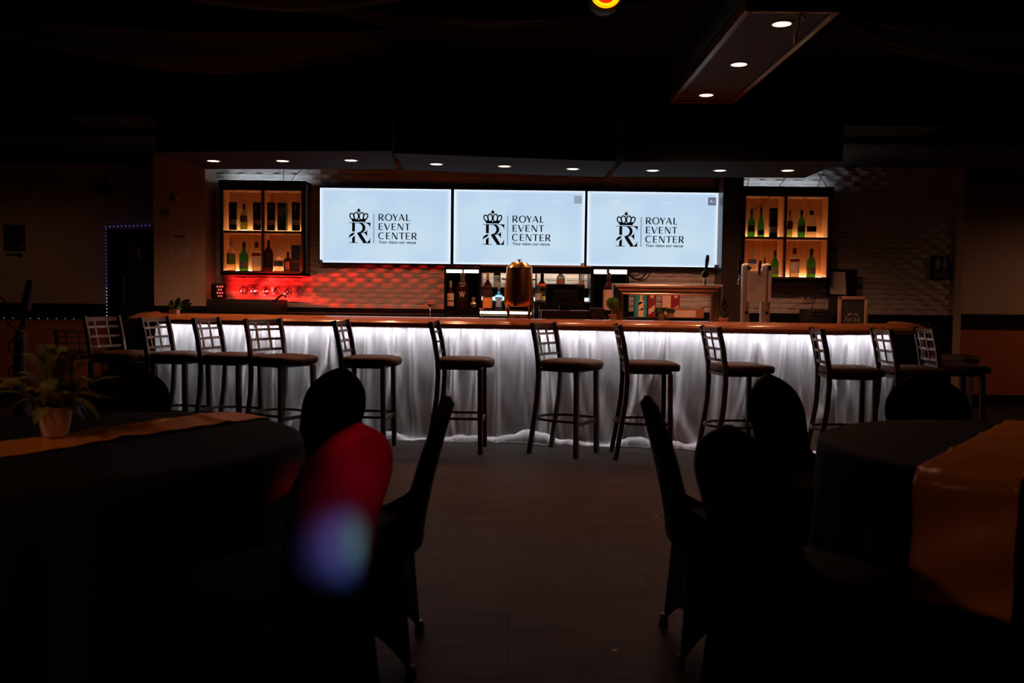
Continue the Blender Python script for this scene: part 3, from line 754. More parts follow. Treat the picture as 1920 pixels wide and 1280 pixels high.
# ---------------------------------------------------------------- tables
def cloth_table(c, Rr, nm, seed, seats=()):
    e = empty('round_table', (c[0], c[1], 0), label='round banquet table under a black cloth, ' + nm, cat='table', group='round banquet tables')
    tb = MB().lathe([(Rr - .02, .715), (Rr - .01, .72), (Rr - .01, .738), (Rr - .02, .742)], n=64); tb.build('tabletop', cabdark, e, 40)
    for k in range(4):
        a = R(45 + 90 * k); MB().tube([(.5 * math.cos(a), .5 * math.sin(a), .715), (.56 * math.cos(a), .56 * math.sin(a), 0)], .015, 8).build('leg', metal, e)
    rr = random.Random(seed); ph = [rr.uniform(0, 6.28) for _ in range(6)]
    mb = MB(); rings = []
    prof = [(.001, .747), (.3, .747), (.6, .7475), (.72, .747), (Rr - .012, .7465), (Rr - .002, .742), (Rr + .006, .73)]
    N = 160
    for r, z in prof:
        rings.append([(r * math.cos(2 * PI * k / N), r * math.sin(2 * PI * k / N), z + (.0012 * math.sin(5 * 2 * PI * k / N + ph[0]) * min(1, r))) for k in range(N)])
    for i in range(1, 15):
        t = i / 14; z = .73 * (1 - t) + .004; ring = []
        for k in range(N):
            a = 2 * PI * k / N
            fd = math.sin(11 * a + ph[1] + .6 * math.sin(3 * a + ph[2])) + .5 * math.sin(23 * a + ph[3] + t)
            r = Rr + .012 + .02 * t + .028 * t * fd
            w_ = min(1, max(0, (.62 - z) / .12)); w_ = w_ * w_ * (3 - 2 * w_)
            for sx, sy, dist in seats:      # the cloth gives way to the pushed-in seats
                da = (a - math.atan2(sy - c[1], sx - c[0]) + PI) % (2 * PI) - PI
                if abs(da) < 1.0:
                    lim = (dist - .225) / math.cos(da) - .025
                    sp = max(0, 1 - max(0, abs(math.tan(da)) * (dist - .2) - .23) / .14)
                    if lim < r: r += (lim - r) * w_ * sp * sp * (3 - 2 * sp)
            ring.append((r * math.cos(a), r * math.sin(a), z))
        rings.append(ring)
    cl = mb.loft(rings, True).build('tablecloth', linen, None, 60, loc=(c[0], c[1], 0))
    tag(cl, 'black floor-length tablecloth on the ' + nm, 'tablecloth', 'black round tablecloths')
def seats_of(t):
    out = []
    for i, (x, y, t_, d_) in enumerate(chairs):
        if t_ is t and i not in (1, 5):
            D = math.hypot(x - t[0], y - t[1]); out.append((x, y, D - .316))
        elif t_ is t: out.append((x, y, abs(x - t[0]) - .316))
    return out
cloth_table(TLc, .775, 'left table with the fern', 1, seats_of(TLc))
cloth_table(TRc, .745, 'right table', 2, seats_of(TRc))
def runner(c, Rr, dr, wd, off, hang_far, hang_near, label, seed):
    d = Vector(dr).normalized(); n = Vector((d.y, -d.x)); rr = random.Random(seed)
    half = math.sqrt(Rr ** 2 - (wd / 2 + abs(off)) ** 2)
    L0 = -half - hang_near; L1 = half + hang_far; ns_ = 110; rings = []
    for i in range(ns_ + 1):
        s = L0 + (L1 - L0) * i / ns_; ring = []
        for j in range(17):
            v = j / 16 - .5
            lat = off + v * wd
            edge = math.sqrt(Rr ** 2 - lat ** 2) + .012
            wr = .007 * max(0, math.sin(s * 13 + 1.5 * v)) ** 12 + .005 * max(0, math.sin(s * 7.3 + 2.2 * math.sin(v * 5 + s * 3))) ** 6 + .0015 * math.sin(s * 41 + v * 7)
            if abs(s) <= edge:
                p = Vector(c) + d * s + n * lat; q = (p.x, p.y, .7525 + max(0, wr) * 1.2)
            else:
                over = abs(s) - edge; sg = 1 if s > 0 else -1
                rd = .03
                outw = min(over, rd) * .8 + .02 * (over > rd) + .012 * math.sin(over * 24 + v * 3 + 1.5) * min(1, over / .08) + over * .06
                p = Vector(c) + d * sg * (edge + outw) + n * (lat * (1 - .04 * over))
                q = (p.x, p.y, .752 - max(0, over - .008))
            ring.append(q)
        rings.append(ring)
    o = MB().loft(rings, close=False).build('table_runner', satin, None, 180)
    m_ = o.modifiers.new('thick', 'SOLIDIFY'); m_.thickness = .002
    tag(o, label, 'table runner', 'gold satin table runners')
runner(TLc, .775, (.50, .866), .285, .0, .12, .3, 'gold satin runner under the potted fern on the left table', 4)
runner(TRc, .745, (.625, .78), .30, -.06, .3, .46, 'gold satin runner hanging over the near edge of the right table', 5)

# ---------------------------------------------------------------- plants
def frond(mb, base, az, ln, rise, wid, droop, npin=20):
    d = Vector((math.cos(az), math.sin(az), 0)); up = Vector((0, 0, 1)); sd = Vector((-d.y, d.x, 0)); pts = []
    for i in range(npin + 1):
        t = i / npin
        pts.append(Vector(base) + d * (ln * t) + up * (rise * math.sin(t * PI * .5 * (1 + .4 * droop)) - droop * .1 * t * t))
    mb.tube(pts, [.0018 * (1 - .7 * i / npin) for i in range(npin + 1)], 4)
    for i in range(1, npin):
        t = i / npin; wl = wid * math.sin(PI * min(1, t * .9 + .1)) ** .7
        f = (pts[i + 1] - pts[i]).normalized()
        for sg in (-1, 1):
            tip = pts[i] + (sd * sg * .9 + f * .45).normalized() * wl + up * (-.15 * wl)
            a = pts[i] - f * .0018; b = pts[i] + f * .0018; mid = (pts[i] + tip) / 2 + f * .0026; mid2 = (pts[i] + tip) / 2 - f * .0022
            mb.add([a, mid2, tip, mid, b], [(0, 1, 2, 3, 4)])
e = empty('potted_fern', (-1.64, 3.24, .757), label='potted fern in a white ceramic pot on the left table runner', cat='plant')
pm = MB().lathe([(.036, 0), (.042, .006), (.052, .05), (.058, .095), (.0605, .108), (.0575, .108), (.055, .095), (.0001, .09)], n=36, cap=False)
pm.lathe([(.036, 0), (.0001, 0)], n=36, cap=False); pm.build('pot', whitepot, e, 50)
fm = MB(); rr = random.Random(11)
for k in range(44):
    frond(fm, (0, 0, .09), k * 2.39 + rr.uniform(-.2, .2), rr.uniform(.08, .21), rr.uniform(.04, .17), rr.uniform(.028, .04), rr.uniform(.2, 1), 30)
for k in range(12):
    frond(fm, (0, 0, .09), k * .55, rr.uniform(.03, .1), rr.uniform(.18, .25), .034, .1, 34)
for az, ln, rise in ((PI * .98, .23, .13), (.05, .24, .14), (PI * .85, .08, .25), (.35, .09, .25), (PI * 1.1, .05, .24), (-.2, .05, .23), (PI * .93, .13, .22), (.1, .13, .2), (-.9, .2, .1), (-2.2, .2, .1)):
    frond(fm, (0, 0, .09), az, ln, rise, .04, .15, 36)
fm.build('foliage', fernm, e)

def leafball(c, r, n, rr, size, sq=(1, 1, 1), cone=False):
    mb = MB()
    for _ in range(n):
        v = Vector((rr.gauss(0, 1), rr.gauss(0, 1), rr.gauss(0, 1))).normalized()
        q = r * rr.uniform(.75, 1.0)
        if cone: h = rr.uniform(0, 1); q2 = r * (1 - h) * rr.uniform(.5, 1) + .004; p = Vector(c) + Vector((v.x * q2, v.y * q2, h * sq[2]))
        else: p = Vector(c) + Vector((v.x * sq[0], v.y * sq[1], v.z * sq[2])) * q
        t = Vector((rr.gauss(0, 1), rr.gauss(0, 1), rr.gauss(0, 1))).normalized(); b = v.cross(t)
        if b.length < .1: continue
        b.normalize(); dirv = (v + t * .7).normalized()
        mb.add([p - b * size * .35, p + dirv * size, p + b * size * .35, p - dirv * size * .3], [(0, 1, 2, 3)])
    return mb
ZC = 1.055
rr = random.Random(5)
p = at(1148, 600, 7.9)
e = empty('topiary', (p.x, 7.9, ZC), label='small round green topiary ball in a pale pot on the bar', cat='plant')
MB().lathe([(.026, 0), (.033, .05), (.036, .052), (.036, .066), (.03, .066), (.0001, .062)], n=20).build('pot', terrapot, e, 40)
MB().tube([(0, 0, .06), (0, 0, .15)], .004, 6).build('trunk', cabdark, e)
c = at(1148, 568.5, 7.9); zb = c.z - ZC
b2 = leafball((0, 0, zb), .052, 900, rr, .012); b2.sphere((0, 0, zb), .042); b2.build('foliage', topim, e)
p = at(1357, 600, 7.75)
e = empty('potted_cypress', (p.x, 7.75, ZC), label='small dark conical evergreen in a clay pot right of the steel arch', cat='plant')
MB().lathe([(.028, 0), (.035, .035), (.04, .036), (.04, .05), (.033, .05), (.0001, .045)], n=20).build('pot', terrapot, e, 40)
MB().tube([(0, 0, .04), (0, 0, .2)], .004, 6).build('trunk', cabdark, e)
leafball((0, 0, .055), .055, 700, rr, .014, sq=(1, 1, .19), cone=True).build('foliage', M('cypress_green', (.06, .1, .03), .6, noise=.4), e)
p = at(1246, 600, 7.83)
e = empty('bonsai', (p.x, 7.83, ZC), label='small bonsai tree in a black tray in front of the steel arch', cat='plant')
MB().box(-.06, .07, -.035, .035, 0, .022, .005).build('tray', blackgloss, e)
tk = MB().tube([(-.005, 0, .02), (.005, 0, .05), (-.012, 0, .08), (-.03, 0, .1)], [.009, .008, .006, .003], 7); tk.tube([(.004, 0, .05), (.03, .005, .07), (.05, 0, .095)], [.006, .005, .003], 6); tk.build('trunk', cabdark, e, 60)
fb = leafball((-.045, 0, .105), .04, 350, rr, .012, (1.1, 1, .5)); 
q = leafball((.05, 0, .1), .036, 260, rr, .012, (1, 1, .45)); fb.add(q.v, q.f); q = leafball((0, 0, .115), .03, 160, rr, .012, (1, 1, .4)); fb.add(q.v, q.f)
fb.build('foliage', M('bonsai_green', (.05, .11, .02), .6, noise=.4), e)
p = at(327, 592, 8.05)
e = empty('potted_plant', (p.x, 8.05, ZC), label='leafy green plant in a small white square pot on the left bar end', cat='plant')
pt = MB(); pt.loft([[(-.03, -.03, 0), (.03, -.03, 0), (.03, .03, 0), (-.03, .03, 0)], [(-.039, -.039, .052), (.039, -.039, .052), (.039, .039, .052), (-.039, .039, .052)]], True, True); pt.build('pot', whitepot, e)
lf = MB()
for dx, dz, ln, dy in ((-.07, .07, .07, 0), (-.03, .11, .07, .02), (.03, .12, .09, 0), (.09, .115, .10, .01), (.10, .085, .08, -.02), (-.02, .09, .06, -.03), (.05, .08, .08, .03), (-.085, .055, .05, 0), (.12, .10, .06, .02)):
    s0 = Vector((0, 0, .05)); e0 = Vector((dx, dy, dz)); d = (e0 - s0).normalized(); sd = Vector((0, 1, 0)).cross(d).normalized(); wv = ln * .27
    lf.tube([s0, e0 - d * ln * .5], .0022, 5)
    ring = []
    for i in range(7):
        t = i / 6; ww = wv * math.sin(PI * min(.98, t * .92 + .04)) ** .8; cpt = e0 - d * ln * (.5 - t)
        ring.append([cpt + sd * ww + Vector((0, -ww * .3, 0)), cpt + Vector((0, .006, 0)), cpt - sd * ww + Vector((0, -ww * .3, 0))])
    lf.loft(ring, close=False)
lf.build('foliage', leaf, e, 180)

# ---------------------------------------------------------------- bottles
PROF = {
 'shoulder': [(.0, .0), (.94, .0), (1, .015), (1, .52), (.97, .57), (.8, .63), (.5, .69), (.37, .735), (.34, .8), (.33, .99), (.0, 1)],
 'hock': [(.0, 0), (.94, 0), (1, .015), (1, .36), (.88, .47), (.62, .6), (.42, .7), (.34, .78), (.32, .99), (0, 1)],
 'vodka': [(0, 0), (.94, 0), (1, .015), (1, .61), (.96, .64), (.6, .71), (.40, .76), (.36, .99), (0, 1)],
 'round': [(0, 0), (.8, 0), (.95, .03), (1, .3), (1, .52), (.93, .62), (.7, .70), (.36, .77), (.26, .83), (.25, .99), (0, 1)],
 'decanter': [(0, 0), (.94, 0), (1, .03), (.98, .1), (.74, .45), (.66, .55), (.4, .64), (.26, .68), (.26, .74), (.5, .76), (.5, .79), (.32, .81), (.32, .97), (0, 1)],
 'flask': [(0, 0), (.55, 0), (.8, .08), (1, .3), (1, .45), (.8, .62), (.4, .72), (.36, .78), (.38, .98), (0, 1)],
 'square': [(0, 0), (.97, 0), (1, .02), (1, .6), (.9, .66), (.45, .72), (.3, .76), (.3, .99), (0, 1)],
}
G = {
 'green': M('green_glass', (.05, .42, .04), .04, trans=.9, ior=1.25, noise=0),
 'ygreen': M('lime_glass', (.35, .55, .08), .04, trans=.9, ior=1.25, noise=0),
 'clear': M('bottle_clear', (.93, .96, .95), .03, trans=.95, ior=1.3, noise=0),
 'brown': M('brown_glass', (.07, .02, .008), .05, trans=.6, ior=1.3, noise=0),
 'amber': M('amber_glass', (.6, .17, .03), .04, trans=.9, ior=1.3, noise=0),
 'blue': M('blue_glass', (.25, .62, .95), .03, trans=.9, ior=1.25, noise=0),
 'black': blackgloss,
 'silver': M('silver_flask', (.62, .52, .42), .25, metal=1, noise=.05),
}
def bottle(px, yb, yt, wpx, Y, kind, gl, label, group, cap=(.02, .02, .02), lab=None, lab2=None, zbase=None, capz=.8):
    wpx *= 1.07; k = K(Y); b = at(px, yb, Y); t = at(px, yt, Y)
    z0 = b.z if zbase is None else zbase; H = t.z - z0; r = wpx / 2 / k
    e = empty('bottle', (b.x, Y, z0), label=label, cat='bottle', group=group)
    n = 24; sq = kind == 'square'
    mb = MB()
    if sq:
        rings = []
        for q, z in PROF[kind]:
            pw = .35 if z <= .62 else 1
            rings.append([(max(q, .001) * r * math.copysign(abs(math.cos(2 * PI * j / n)) ** pw, math.cos(2 * PI * j / n)), max(q, .001) * r * .8 * math.copysign(abs(math.sin(2 * PI * j / n)) ** pw, math.sin(2 * PI * j / n)), z * H * .985) for j in range(n)])
        mb.loft(rings)
    else: mb.lathe([(max(q, .001) * r, z * H * .985) for q, z in PROF[kind]], n=n, cap=False)
    mb.build('glass_body', G[gl], e, 35)
    cr = {'shoulder': .36, 'hock': .36, 'vodka': .4, 'round': .3, 'decanter': .36, 'flask': .42, 'square': .34}[kind] * r
    if cap:
        MB().lathe([(cr * .9, capz * H), (cr, capz * H + .002), (cr, H - .003), (cr * .85, H), (.0001, H)], n=16).build('cap', M('cap_%02x%02x%02x' % tuple(int(v * 255) for v in cap), cap, .35, noise=.05), e, 40)
    for L_ in (lab, lab2):
        if L_:
            c_, a0, a1 = L_[:3]
            if sq: lm_ = MB().box(-r * .58, r * .58, -r * .8 * 1.03, -r * .8 * .98, a0 * H, a1 * H)
            else: lm_ = MB().lathe([(r * 1.02, a0 * H), (r * 1.02, a1 * H)], n=14, cap=False, a0=R(-160), a1=R(-20))
            lm_.build('paper_label', M('lab_%02x%02x%02x' % tuple(int(v * 255) for v in c_), c_, .8, noise=.15, scale=60, trans=.45 if sum(c_) > 1.8 and kind != 'square' else 0), e, 60)
    return e
def tube_box(px, yb, yt, wpx, Y, label, group, c=(.012, .02, .018), band=(.62, .6, .55), bandz=(.2, .37), square=False, emblem=True):
    k = K(Y); b = at(px, yb, Y); t = at(px, yt, Y); H = t.z - b.z; r = wpx / 2 / k
    e = empty('gift_carton' if square else 'gift_tube', (b.x, Y, b.z), label=label, cat='gift box', group=group)
    mt = M('tube_%02x%02x%02x' % tuple(int(v * 255) for v in c), c, .4, noise=.1)
    if square: MB().box(-r, r, -r * .9, r * .9, 0, H, .002).build('carton', mt, e)
    else:
        MB().lathe([(r * .96, 0), (r, .004), (r, H * .93), (.0001, H * .93)], n=28).build('tube', mt, e, 40)
        MB().lathe([(r * 1.03, H * .91), (r * 1.03, H * .995), (r * .97, H), (.0001, H)], n=28).build('lid', blackgloss, e, 40)
    if band:
        bm_ = MB()
        if square: bm_.box(-r * .95, r * 1.005, -r * .9 - .001, -r * .9 + .001, bandz[0] * H, bandz[1] * H)
        else: bm_.lathe([(r * 1.012, bandz[0] * H), (r * 1.012, bandz[1] * H)], n=28, cap=False)
        bm_.build('paper_band', M('band_%02x%02x%02x' % tuple(int(v * 255) for v in band), band, .5, noise=.1), e, 60)
    if emblem:
        em = MB(); y = -r * 1.02 if not square else -r * .9 - .002
        # branching stag-like emblem
        for P in ([(-.25, .72), (.0, .78), (.12, .86)], [(.0, .78), (-.2, .88)], [(.02, .78), (.25, .84)], [(-.05, .68), (0, .78)], [(-.1, .55), (.1, .55)], [(0, .51), (0, .59)]):
            stroke(em, [(u * r, z * H) for u, z in P], .005)
        em.build('emblem', M('silver_print', (.5, .5, .48), .3, metal=.5), e, loc=(0, y, 0))
    return e

# ---------------------------------------------------------------- wall cabinets
def cabinet(pxl, pxr, yt, yb, pxd, ysh, label, refpx):
    Yf, Yb = 9.78, 10.03
    tl = at(pxl, yt, Yf); br = at(pxr, yb, Yf); x0, x1, z1, z0 = tl.x, br.x, tl.z, br.z
    zs_ = at(refpx, ysh, Yf).z; xd = at(pxd, 400, Yf).x
    e = empty('wall_cabinet', (x0, Yb, z0), label=label, cat='cabinet', group='lit bottle cabinets')
    W, H, D = x1 - x0, z1 - z0, Yf - Yb
    fr = MB(); t = .032; tt = .1
    fr.box(0, W, D, 0, H - .02, H); fr.box(0, W, D, 0, 0, .02); fr.box(0, .02, D, 0, 0, H); fr.box(W - .02, W, D, 0, 0, H)
    fr.box(0, W, D, D + .02, H - tt, H); fr.box(0, W, D, D + .02, 0, .045); fr.box(0, t, D, D + .02, 0, H); fr.box(W - t - .01, W, D, D + .02, 0, H)
    fr.build('frame', cabdark, e)
    MB().box(-.012, W + .012, D - .012, 0, H - .085, H + .004).build('top_board', black, e)
    ins = MB(); ins.box(.02, W - .02, -.012, -.002, .02, H - .02); ins.box(.02, .027, D + .02, -.01, .02, H - .02); ins.box(W - .027, W - .02, D + .02, -.01, .02, H - .02)
    ins.box(.02, W - .02, D + .02, -.01, H - .1, H - .093); ins.box(.02, W - .02, D + .02, -.01, .03, .045)
    ins.build('lining', cabwood, e)
    sh = MB().box(.02, W - .02, D + .003, -.01, zs_ - z0 - .012, zs_ - z0 + .008); sh.build('shelf', cabdark, e)
    ss = MB().box(.027, W - .027, D + .02, -.012, zs_ - z0 - .018, zs_ - z0 - .0125); ss.build('shelf_lining', cabwood, e)
    dv = MB().box(xd - x0 - .012, xd - x0 + .012, D + .002, -.01, .02, H - .09); dv.build('divider', cabdark, e)
    dl = MB(); dl.box(xd - x0 - .016, xd - x0 - .0125, D + .02, -.01, .045, H - .1); dl.box(xd - x0 + .0125, xd - x0 + .016, D + .02, -.01, .045, H - .1); dl.build('divider_lining', cabwood, e)
    for zz in (.046, zs_ - z0 + .0085):
        for a, b in ((.035, xd - x0 - .02), (xd - x0 + .02, W - .035)):
            MB().box(a, b, -.05, -.036, zz, zz + .005).build('led_strip', ledcab, e)
    MB().box(.03, W - .03, -.09, -.075, H + .006, H + .012).build('top_led_strip', M('led_wash', (1, 1, 1), emis=(.82, .9, 1), es=(14), noise=0), e)
    for zz in (H - .1, zs_ - z0 - .018):
        for a, b in ((.035, xd - x0 - .02), (xd - x0 + .02, W - .035)):
            MB().lathe([(.0001, -.012), (.014, -.012), (.018, -.004), (.028, 0)], ((a + b) / 2, D + .12, zz), 16).build('puck_fitting', chrome, e, 40)
    return e
cabL = cabinet(412.5, 572, 338, 516.5, 492, 434, 'left wall cabinet of bottles lit from its shelves', 490)
cabR = cabinet(1394, 1556.5, 349.5, 527.5, 1474, 445.5, 'right wall cabinet of bottles lit from its shelves', 1474)
Yc = 9.83
gL1, gL2, gR1, gR2 = 'upper shelf of the left cabinet', 'lower shelf of the left cabinet', 'upper shelf of the right cabinet', 'lower shelf of the right cabinet'
tube_box(437, 431, 379.5, 15, Yc, 'plain dark whisky tube with pale band, first on the left cabinet upper shelf', gL1, emblem=False)
bottle(457.5, 431, 382, 12.5, Yc, 'shoulder', 'ygreen', 'slim green bottle between tubes on the left cabinet upper shelf', gL1, lab=((.35, .33, .2), .3, .55))
tube_box(482, 431.5, 379.5, 15, Yc, 'dark tube with a stag emblem left of the left cabinet divider', gL1)
tube_box(508.5, 432, 379.5, 15, Yc, 'dark tube with a stag emblem right of the left cabinet divider', gL1)
e = tube_box(530, 432, 380.5, 16, Yc, 'green carton with a small orange seal in the left cabinet', gL1, c=(.015, .13, .085), band=(.2, .3, .28), bandz=(.55, .82), square=True, emblem=False)
r_ = 8 / K(Yc); MB().lathe([(.0001, 0), (.014, 0), (.014, .002)], (0, -r_ * .9 - .003, .53 * (at(530, 380.5, Yc).z - at(530, 432, Yc).z)), 16, axis='y', cap=False).build('seal', M('orange_seal', (.8, .25, .05), .4), e)
tube_box(555, 432.5, 379.5, 15, Yc, 'dark stag emblem tube at the right end of the left cabinet', gL1)
bottle(434, 507.5, 451, 16, Yc, 'round', 'clear', 'clear bottle with a green label, first on the left cabinet lower shelf', gL2, cap=(.5, .45, .4), lab=((.2, .36, .05), .22, .58), capz=.8)
bottle(457.5, 508, 453.5, 15.5, Yc, 'shoulder', 'green', 'bright green bottle with a pale label on the left cabinet lower shelf', gL2, cap=(.01, .03, .02), lab=((.3, .33, .22), .08, .34))
bottle(481.5, 508.5, 453.5, 16, Yc, 'vodka', 'clear', 'clear vodka bottle with red cap and white label in the left cabinet', gL2, cap=(.25, .01, .01), lab=((.78, .74, .72), .18, .5), lab2=((.3, .02, .03), .52, .62))
bottle(503.5, 509, 450, 17, Yc, 'round', 'brown', 'large dark brown bottle right of the left cabinet divider', gL2, cap=(.01, .01, .01), lab=((.03, .022, .015), .15, .45))
bottle(523, 509, 468, 17.5, Yc, 'decanter', 'clear', 'short clear decanter with a glass stopper and blue label', gL2, cap=(.75, .72, .7), lab=((.07, .12, .2), .24, .5), capz=.82)
bottle(540, 509, 472.5, 13.5, Yc, 'square', 'brown', 'small square bottle with an orange label in the left cabinet', gL2, cap=(.02, .015, .01), lab=((.72, .3, .12), .1, .52), capz=.82)
tube_box(555.7, 509, 459.5, 16, Yc, 'dark slate carton at the lower right of the left cabinet', gL2, c=(.02, .035, .042), band=(.16, .13, .1), bandz=(.36, .4), square=True, emblem=False)
bottle(1408, 445, 391.5, 12.5, Yc, 'shoulder', 'green', 'green bottle, first on the right cabinet upper shelf', gR1, cap=(.02, .02, .015), lab=((.12, .14, .07), .2, .42))
bottle(1426, 445, 387.5, 11.5, Yc, 'hock', 'green', 'tall slender green wine bottle with black label in the right cabinet', gR1, cap=(.03, .05, .02), lab=((.012, .012, .01), .08, .24), capz=.8)
tube_box(1449, 445, 390.5, 15.5, Yc, 'dark stag emblem tube left of the right cabinet divider', gR1, band=(.6, .58, .5), bandz=(.16, .36))
bottle(1480, 445.5, 394, 10, Yc, 'hock', 'ygreen', 'slim olive bottle against the right cabinet divider', gR1, cap=(.2, .08, .03), lab=((.35, .12, .03), .3, .6))
bottle(1502, 445.5, 393, 13, Yc, 'shoulder', 'green', 'green bottle in the middle of the right cabinet upper right cell', gR1, cap=(.02, .04, .02), lab=((.13, .15, .06), .2, .42))
bottle(1520.5, 446, 394.5, 17, Yc, 'vodka', 'clear', 'clear bottle with black label and cap at the right cabinet end', gR1, cap=(.02, .02, .03), lab=((.012, .02, .025), .22, .42), capz=.83)
bottle(1409, 520, 468.5, 14, Yc, 'decanter', 'clear', 'clear bottle with a blue label partly behind the beer tower', gR2, cap=(.6, .6, .6), lab=((.12, .16, .5), .5, .66), capz=.84)
bottle(1433, 520, 482, 8, Yc, 'hock', 'brown', 'tiny dark bottle with red cap behind the beer tower', gR2, cap=(.3, .02, .01))
bottle(1452, 520, 469, 13.5, Yc, 'shoulder', 'green', 'green bottle left of the right cabinet divider, lower shelf', gR2, cap=(.02, .03, .02), lab=((.36, .34, .22), .12, .38))
bottle(1488.5, 520.5, 465, 17, Yc, 'vodka', 'clear', 'large white labelled vodka bottle with red cap in the right cabinet', gR2, cap=(.25, .01, .01), lab=((.8, .77, .74), .16, .52), lab2=((.25, .02, .03), .54, .63))
bottle(1520, 520.5, 465.8, 15.5, Yc, 'shoulder', 'green', 'green bottle at the lower right corner of the right cabinet', gR2, cap=(.02, .04, .02), lab=((.4, .3, .18), .13, .36))

# ---------------------------------------------------------------- back bar
ZK = 1.06
bc = MB(); bc.box(XT0, 1.9, 9.34, 10.02, ZK - .04, ZK); bc.box(XT0 + .02, 1.88, 9.38, 10.0, 0, ZK - .04)
tag(bc.build('back_counter', blackgloss), 'long black back counter under the televisions behind the bar', 'counter')
bc = MB(); bc.box(2.53, 3.72, 9.2, 10.02, .91, .95); bc.box(2.55, 3.70, 9.24, 10.0, 0, .91)
tag(bc.build('back_counter', blackwood), 'lower black back counter under the right bottle cabinet', 'counter')
Yd = 9.55
niche = M('niche_black', (.004, .004, .004), .8, spec=.08, noise=0)
def dark_niche(pxl, pxr, label):
    a = at(pxl, 501, Yd); b = at(pxr, 501, Yd); z1 = a.z; W = b.x - a.x
    e = empty('shelf_unit', (a.x, Yd, ZK), label=label, cat='shelf unit', group='back bar shelf units'); H = z1 - ZK; t = .02
    f = MB(); f.box(0, t, 0, .44, 0, H); f.box(W - t, W, 0, .44, 0, H); f.box(0, W, 0, .44, H - t, H); f.box(0, W, .42, .44, 0, H); f.box(0, W, -.01, .44, 0, at(860, 579, Yd).z - ZK)
    f.build('carcass', niche, e)
    return e, W, H
eL, WL, HL = dark_niche(833, 901, 'black open shelf unit left of the copper urn')
zl = at(860, 511, Yd).z - ZK
for a, b in ((.014, .185), (.205, WL - .014)): MB().box(a, b, .05, .07, zl, HL - .022).build('light_bar', ledwarm, eL)
eR, WR, HR = dark_niche(1110, 1180, 'black open shelf unit left of the steel arch')
zr = at(1140, 513, Yd).z - ZK
for a, b in ((.014, .16), (.19, WR - .014)): MB().box(a, b, .05, .07, zr, HR - .022).build('light_bar', ledwarm, eR)
zbs = at(860, 579, Yd).z; gB = 'bottles on the back bar'
bottle(844.5, 579, 526, 13, 9.62, 'shoulder', 'brown', 'dark red wine bottle with two cream labels left of the urn', gB, cap=(.35, .2, .15), lab=((.6, .42, .26), .3, .55), lab2=((.6, .35, .24), .1, .26), zbase=zbs, capz=.74)
eb = bottle(867, 579, 507, 22, 9.64, 'vodka', 'brown', 'big whisky bottle with a white letter W left of the urn', gB, cap=(.05, .03, .02), zbase=zbs, capz=.86)
text_mesh('printed_letter', 'W', .095, M('white_print', (.8, .76, .7), .5, noise=0), eb, (-.03, -.0685, .12), width=.06)
for z_, w_ in ((.262, .05), (.235, .05)): MB().box(-w_ / 2, w_ / 2, -.07, -.0675, z_, z_ + .012).build('printed_line', M('dim_print', (.35, .33, .3), .5), eb)
bottle(888, 579.5, 557, 16, 9.6, 'flask', 'silver', 'round silver flask bottle left of the urn', gB, cap=(.3, .22, .18), zbase=zbs, capz=.75)
# centre open shelf
a = at(901, 499, Yd); b = at(1110, 499, Yd); W = b.x - a.x
e = empty('bottle_rack', (a.x, Yd, ZK), label='lit open bottle rack behind the copper urn and the till', cat='shelf unit', group='back bar shelf units')
zt = at(1000, 500, Yd).z - ZK; zf = at(1000, 512.5, Yd).z - ZK
MB().box(0, W, 0, .03, zf, zt).build('fascia', niche, e)
MB().box(.004, W - .004, -.02, .3, zt, zt + .012).build('top_board', brown_trim, e)
MB().box(.005, W - .005, .36, .372, zf + .03, zf + .04).build('light_bar', M('led_wall', (1, 1, 1), emis=(1, .82, .62), es=26, noise=0), e)
z1 = at(1000, 538.5, Yd).z - ZK; z2 = at(1000, 565, Yd).z - ZK; z3 = at(960, 580.5, Yd).z - ZK
MB().box(0, W, .04, .44, z1 - .008, z1).build('shelf', M('smoked_glass', (.05, .06, .06), .1), e)
MB().box(0, W, .02, .44, z2 - .008, z2).build('shelf', M('smoked_glass', (.05, .06, .06), .1), e)
zq = at(1000, 557.5, Yd).z - ZK
MB().box(0, W, .30, .44, z2, z1 - .01).build('back_board', niche, e)
MB().box(.0, W, .27, .285, z2 + .008, zq).build('light_bar', M('led_cool_dim', (1, 1, 1), emis=(.75, .88, 1), es=3.2, noise=0), e)
MB().box(0, W * .52, -.05, .44, z3 - .012, z3).build('shelf', M('smoked_glass', (.05, .06, .06), .1), e)
zw = at(950, 588.3, Yd).z - ZK; zw1 = at(950, 583.8, Yd).z - ZK
MB().box(0, W * .46, -.03, -.015, zw, zw1).build('light_bar', ledwarm, e)
for xx in (.0, W * .5, W - .01): MB().box(xx, xx + .01, .03, .44, 0, zt).build('upright', black, e)
G1 = 'bottles in the lit rack'
Zs1, Zs2, Zs3 = z1 + ZK, z2 + ZK, z3 + ZK
bottle(914, 580, 511, 18, 9.56, 'round', 'brown', 'dark round-shouldered bottle with an amber label beside the blue gin', G1, cap=(.5, .28, .16), lab=((.8, .38, .12), .04, .32), lab2=((.03, .02, .015), .36, .55), zbase=Zs3, capz=.8)
bottle(932, 538, 500, 12.5, 9.7, 'vodka', 'clear', 'clear bottle with red cap on the rack top, left of the urn', G1, cap=(.3, .02, .02), lab=((.75, .6, .55), .1, .55), lab2=((.12, .01, .01), .58, .68), zbase=Zs1, capz=.86)
bottle(935, 580, 537, 14.5, 9.54, 'square', 'blue', 'pale blue square gin bottle left of the urn', G1, cap=(.2, .28, .3), lab=((.3, .55, .8), .12, .55), zbase=Zs3, capz=.84)
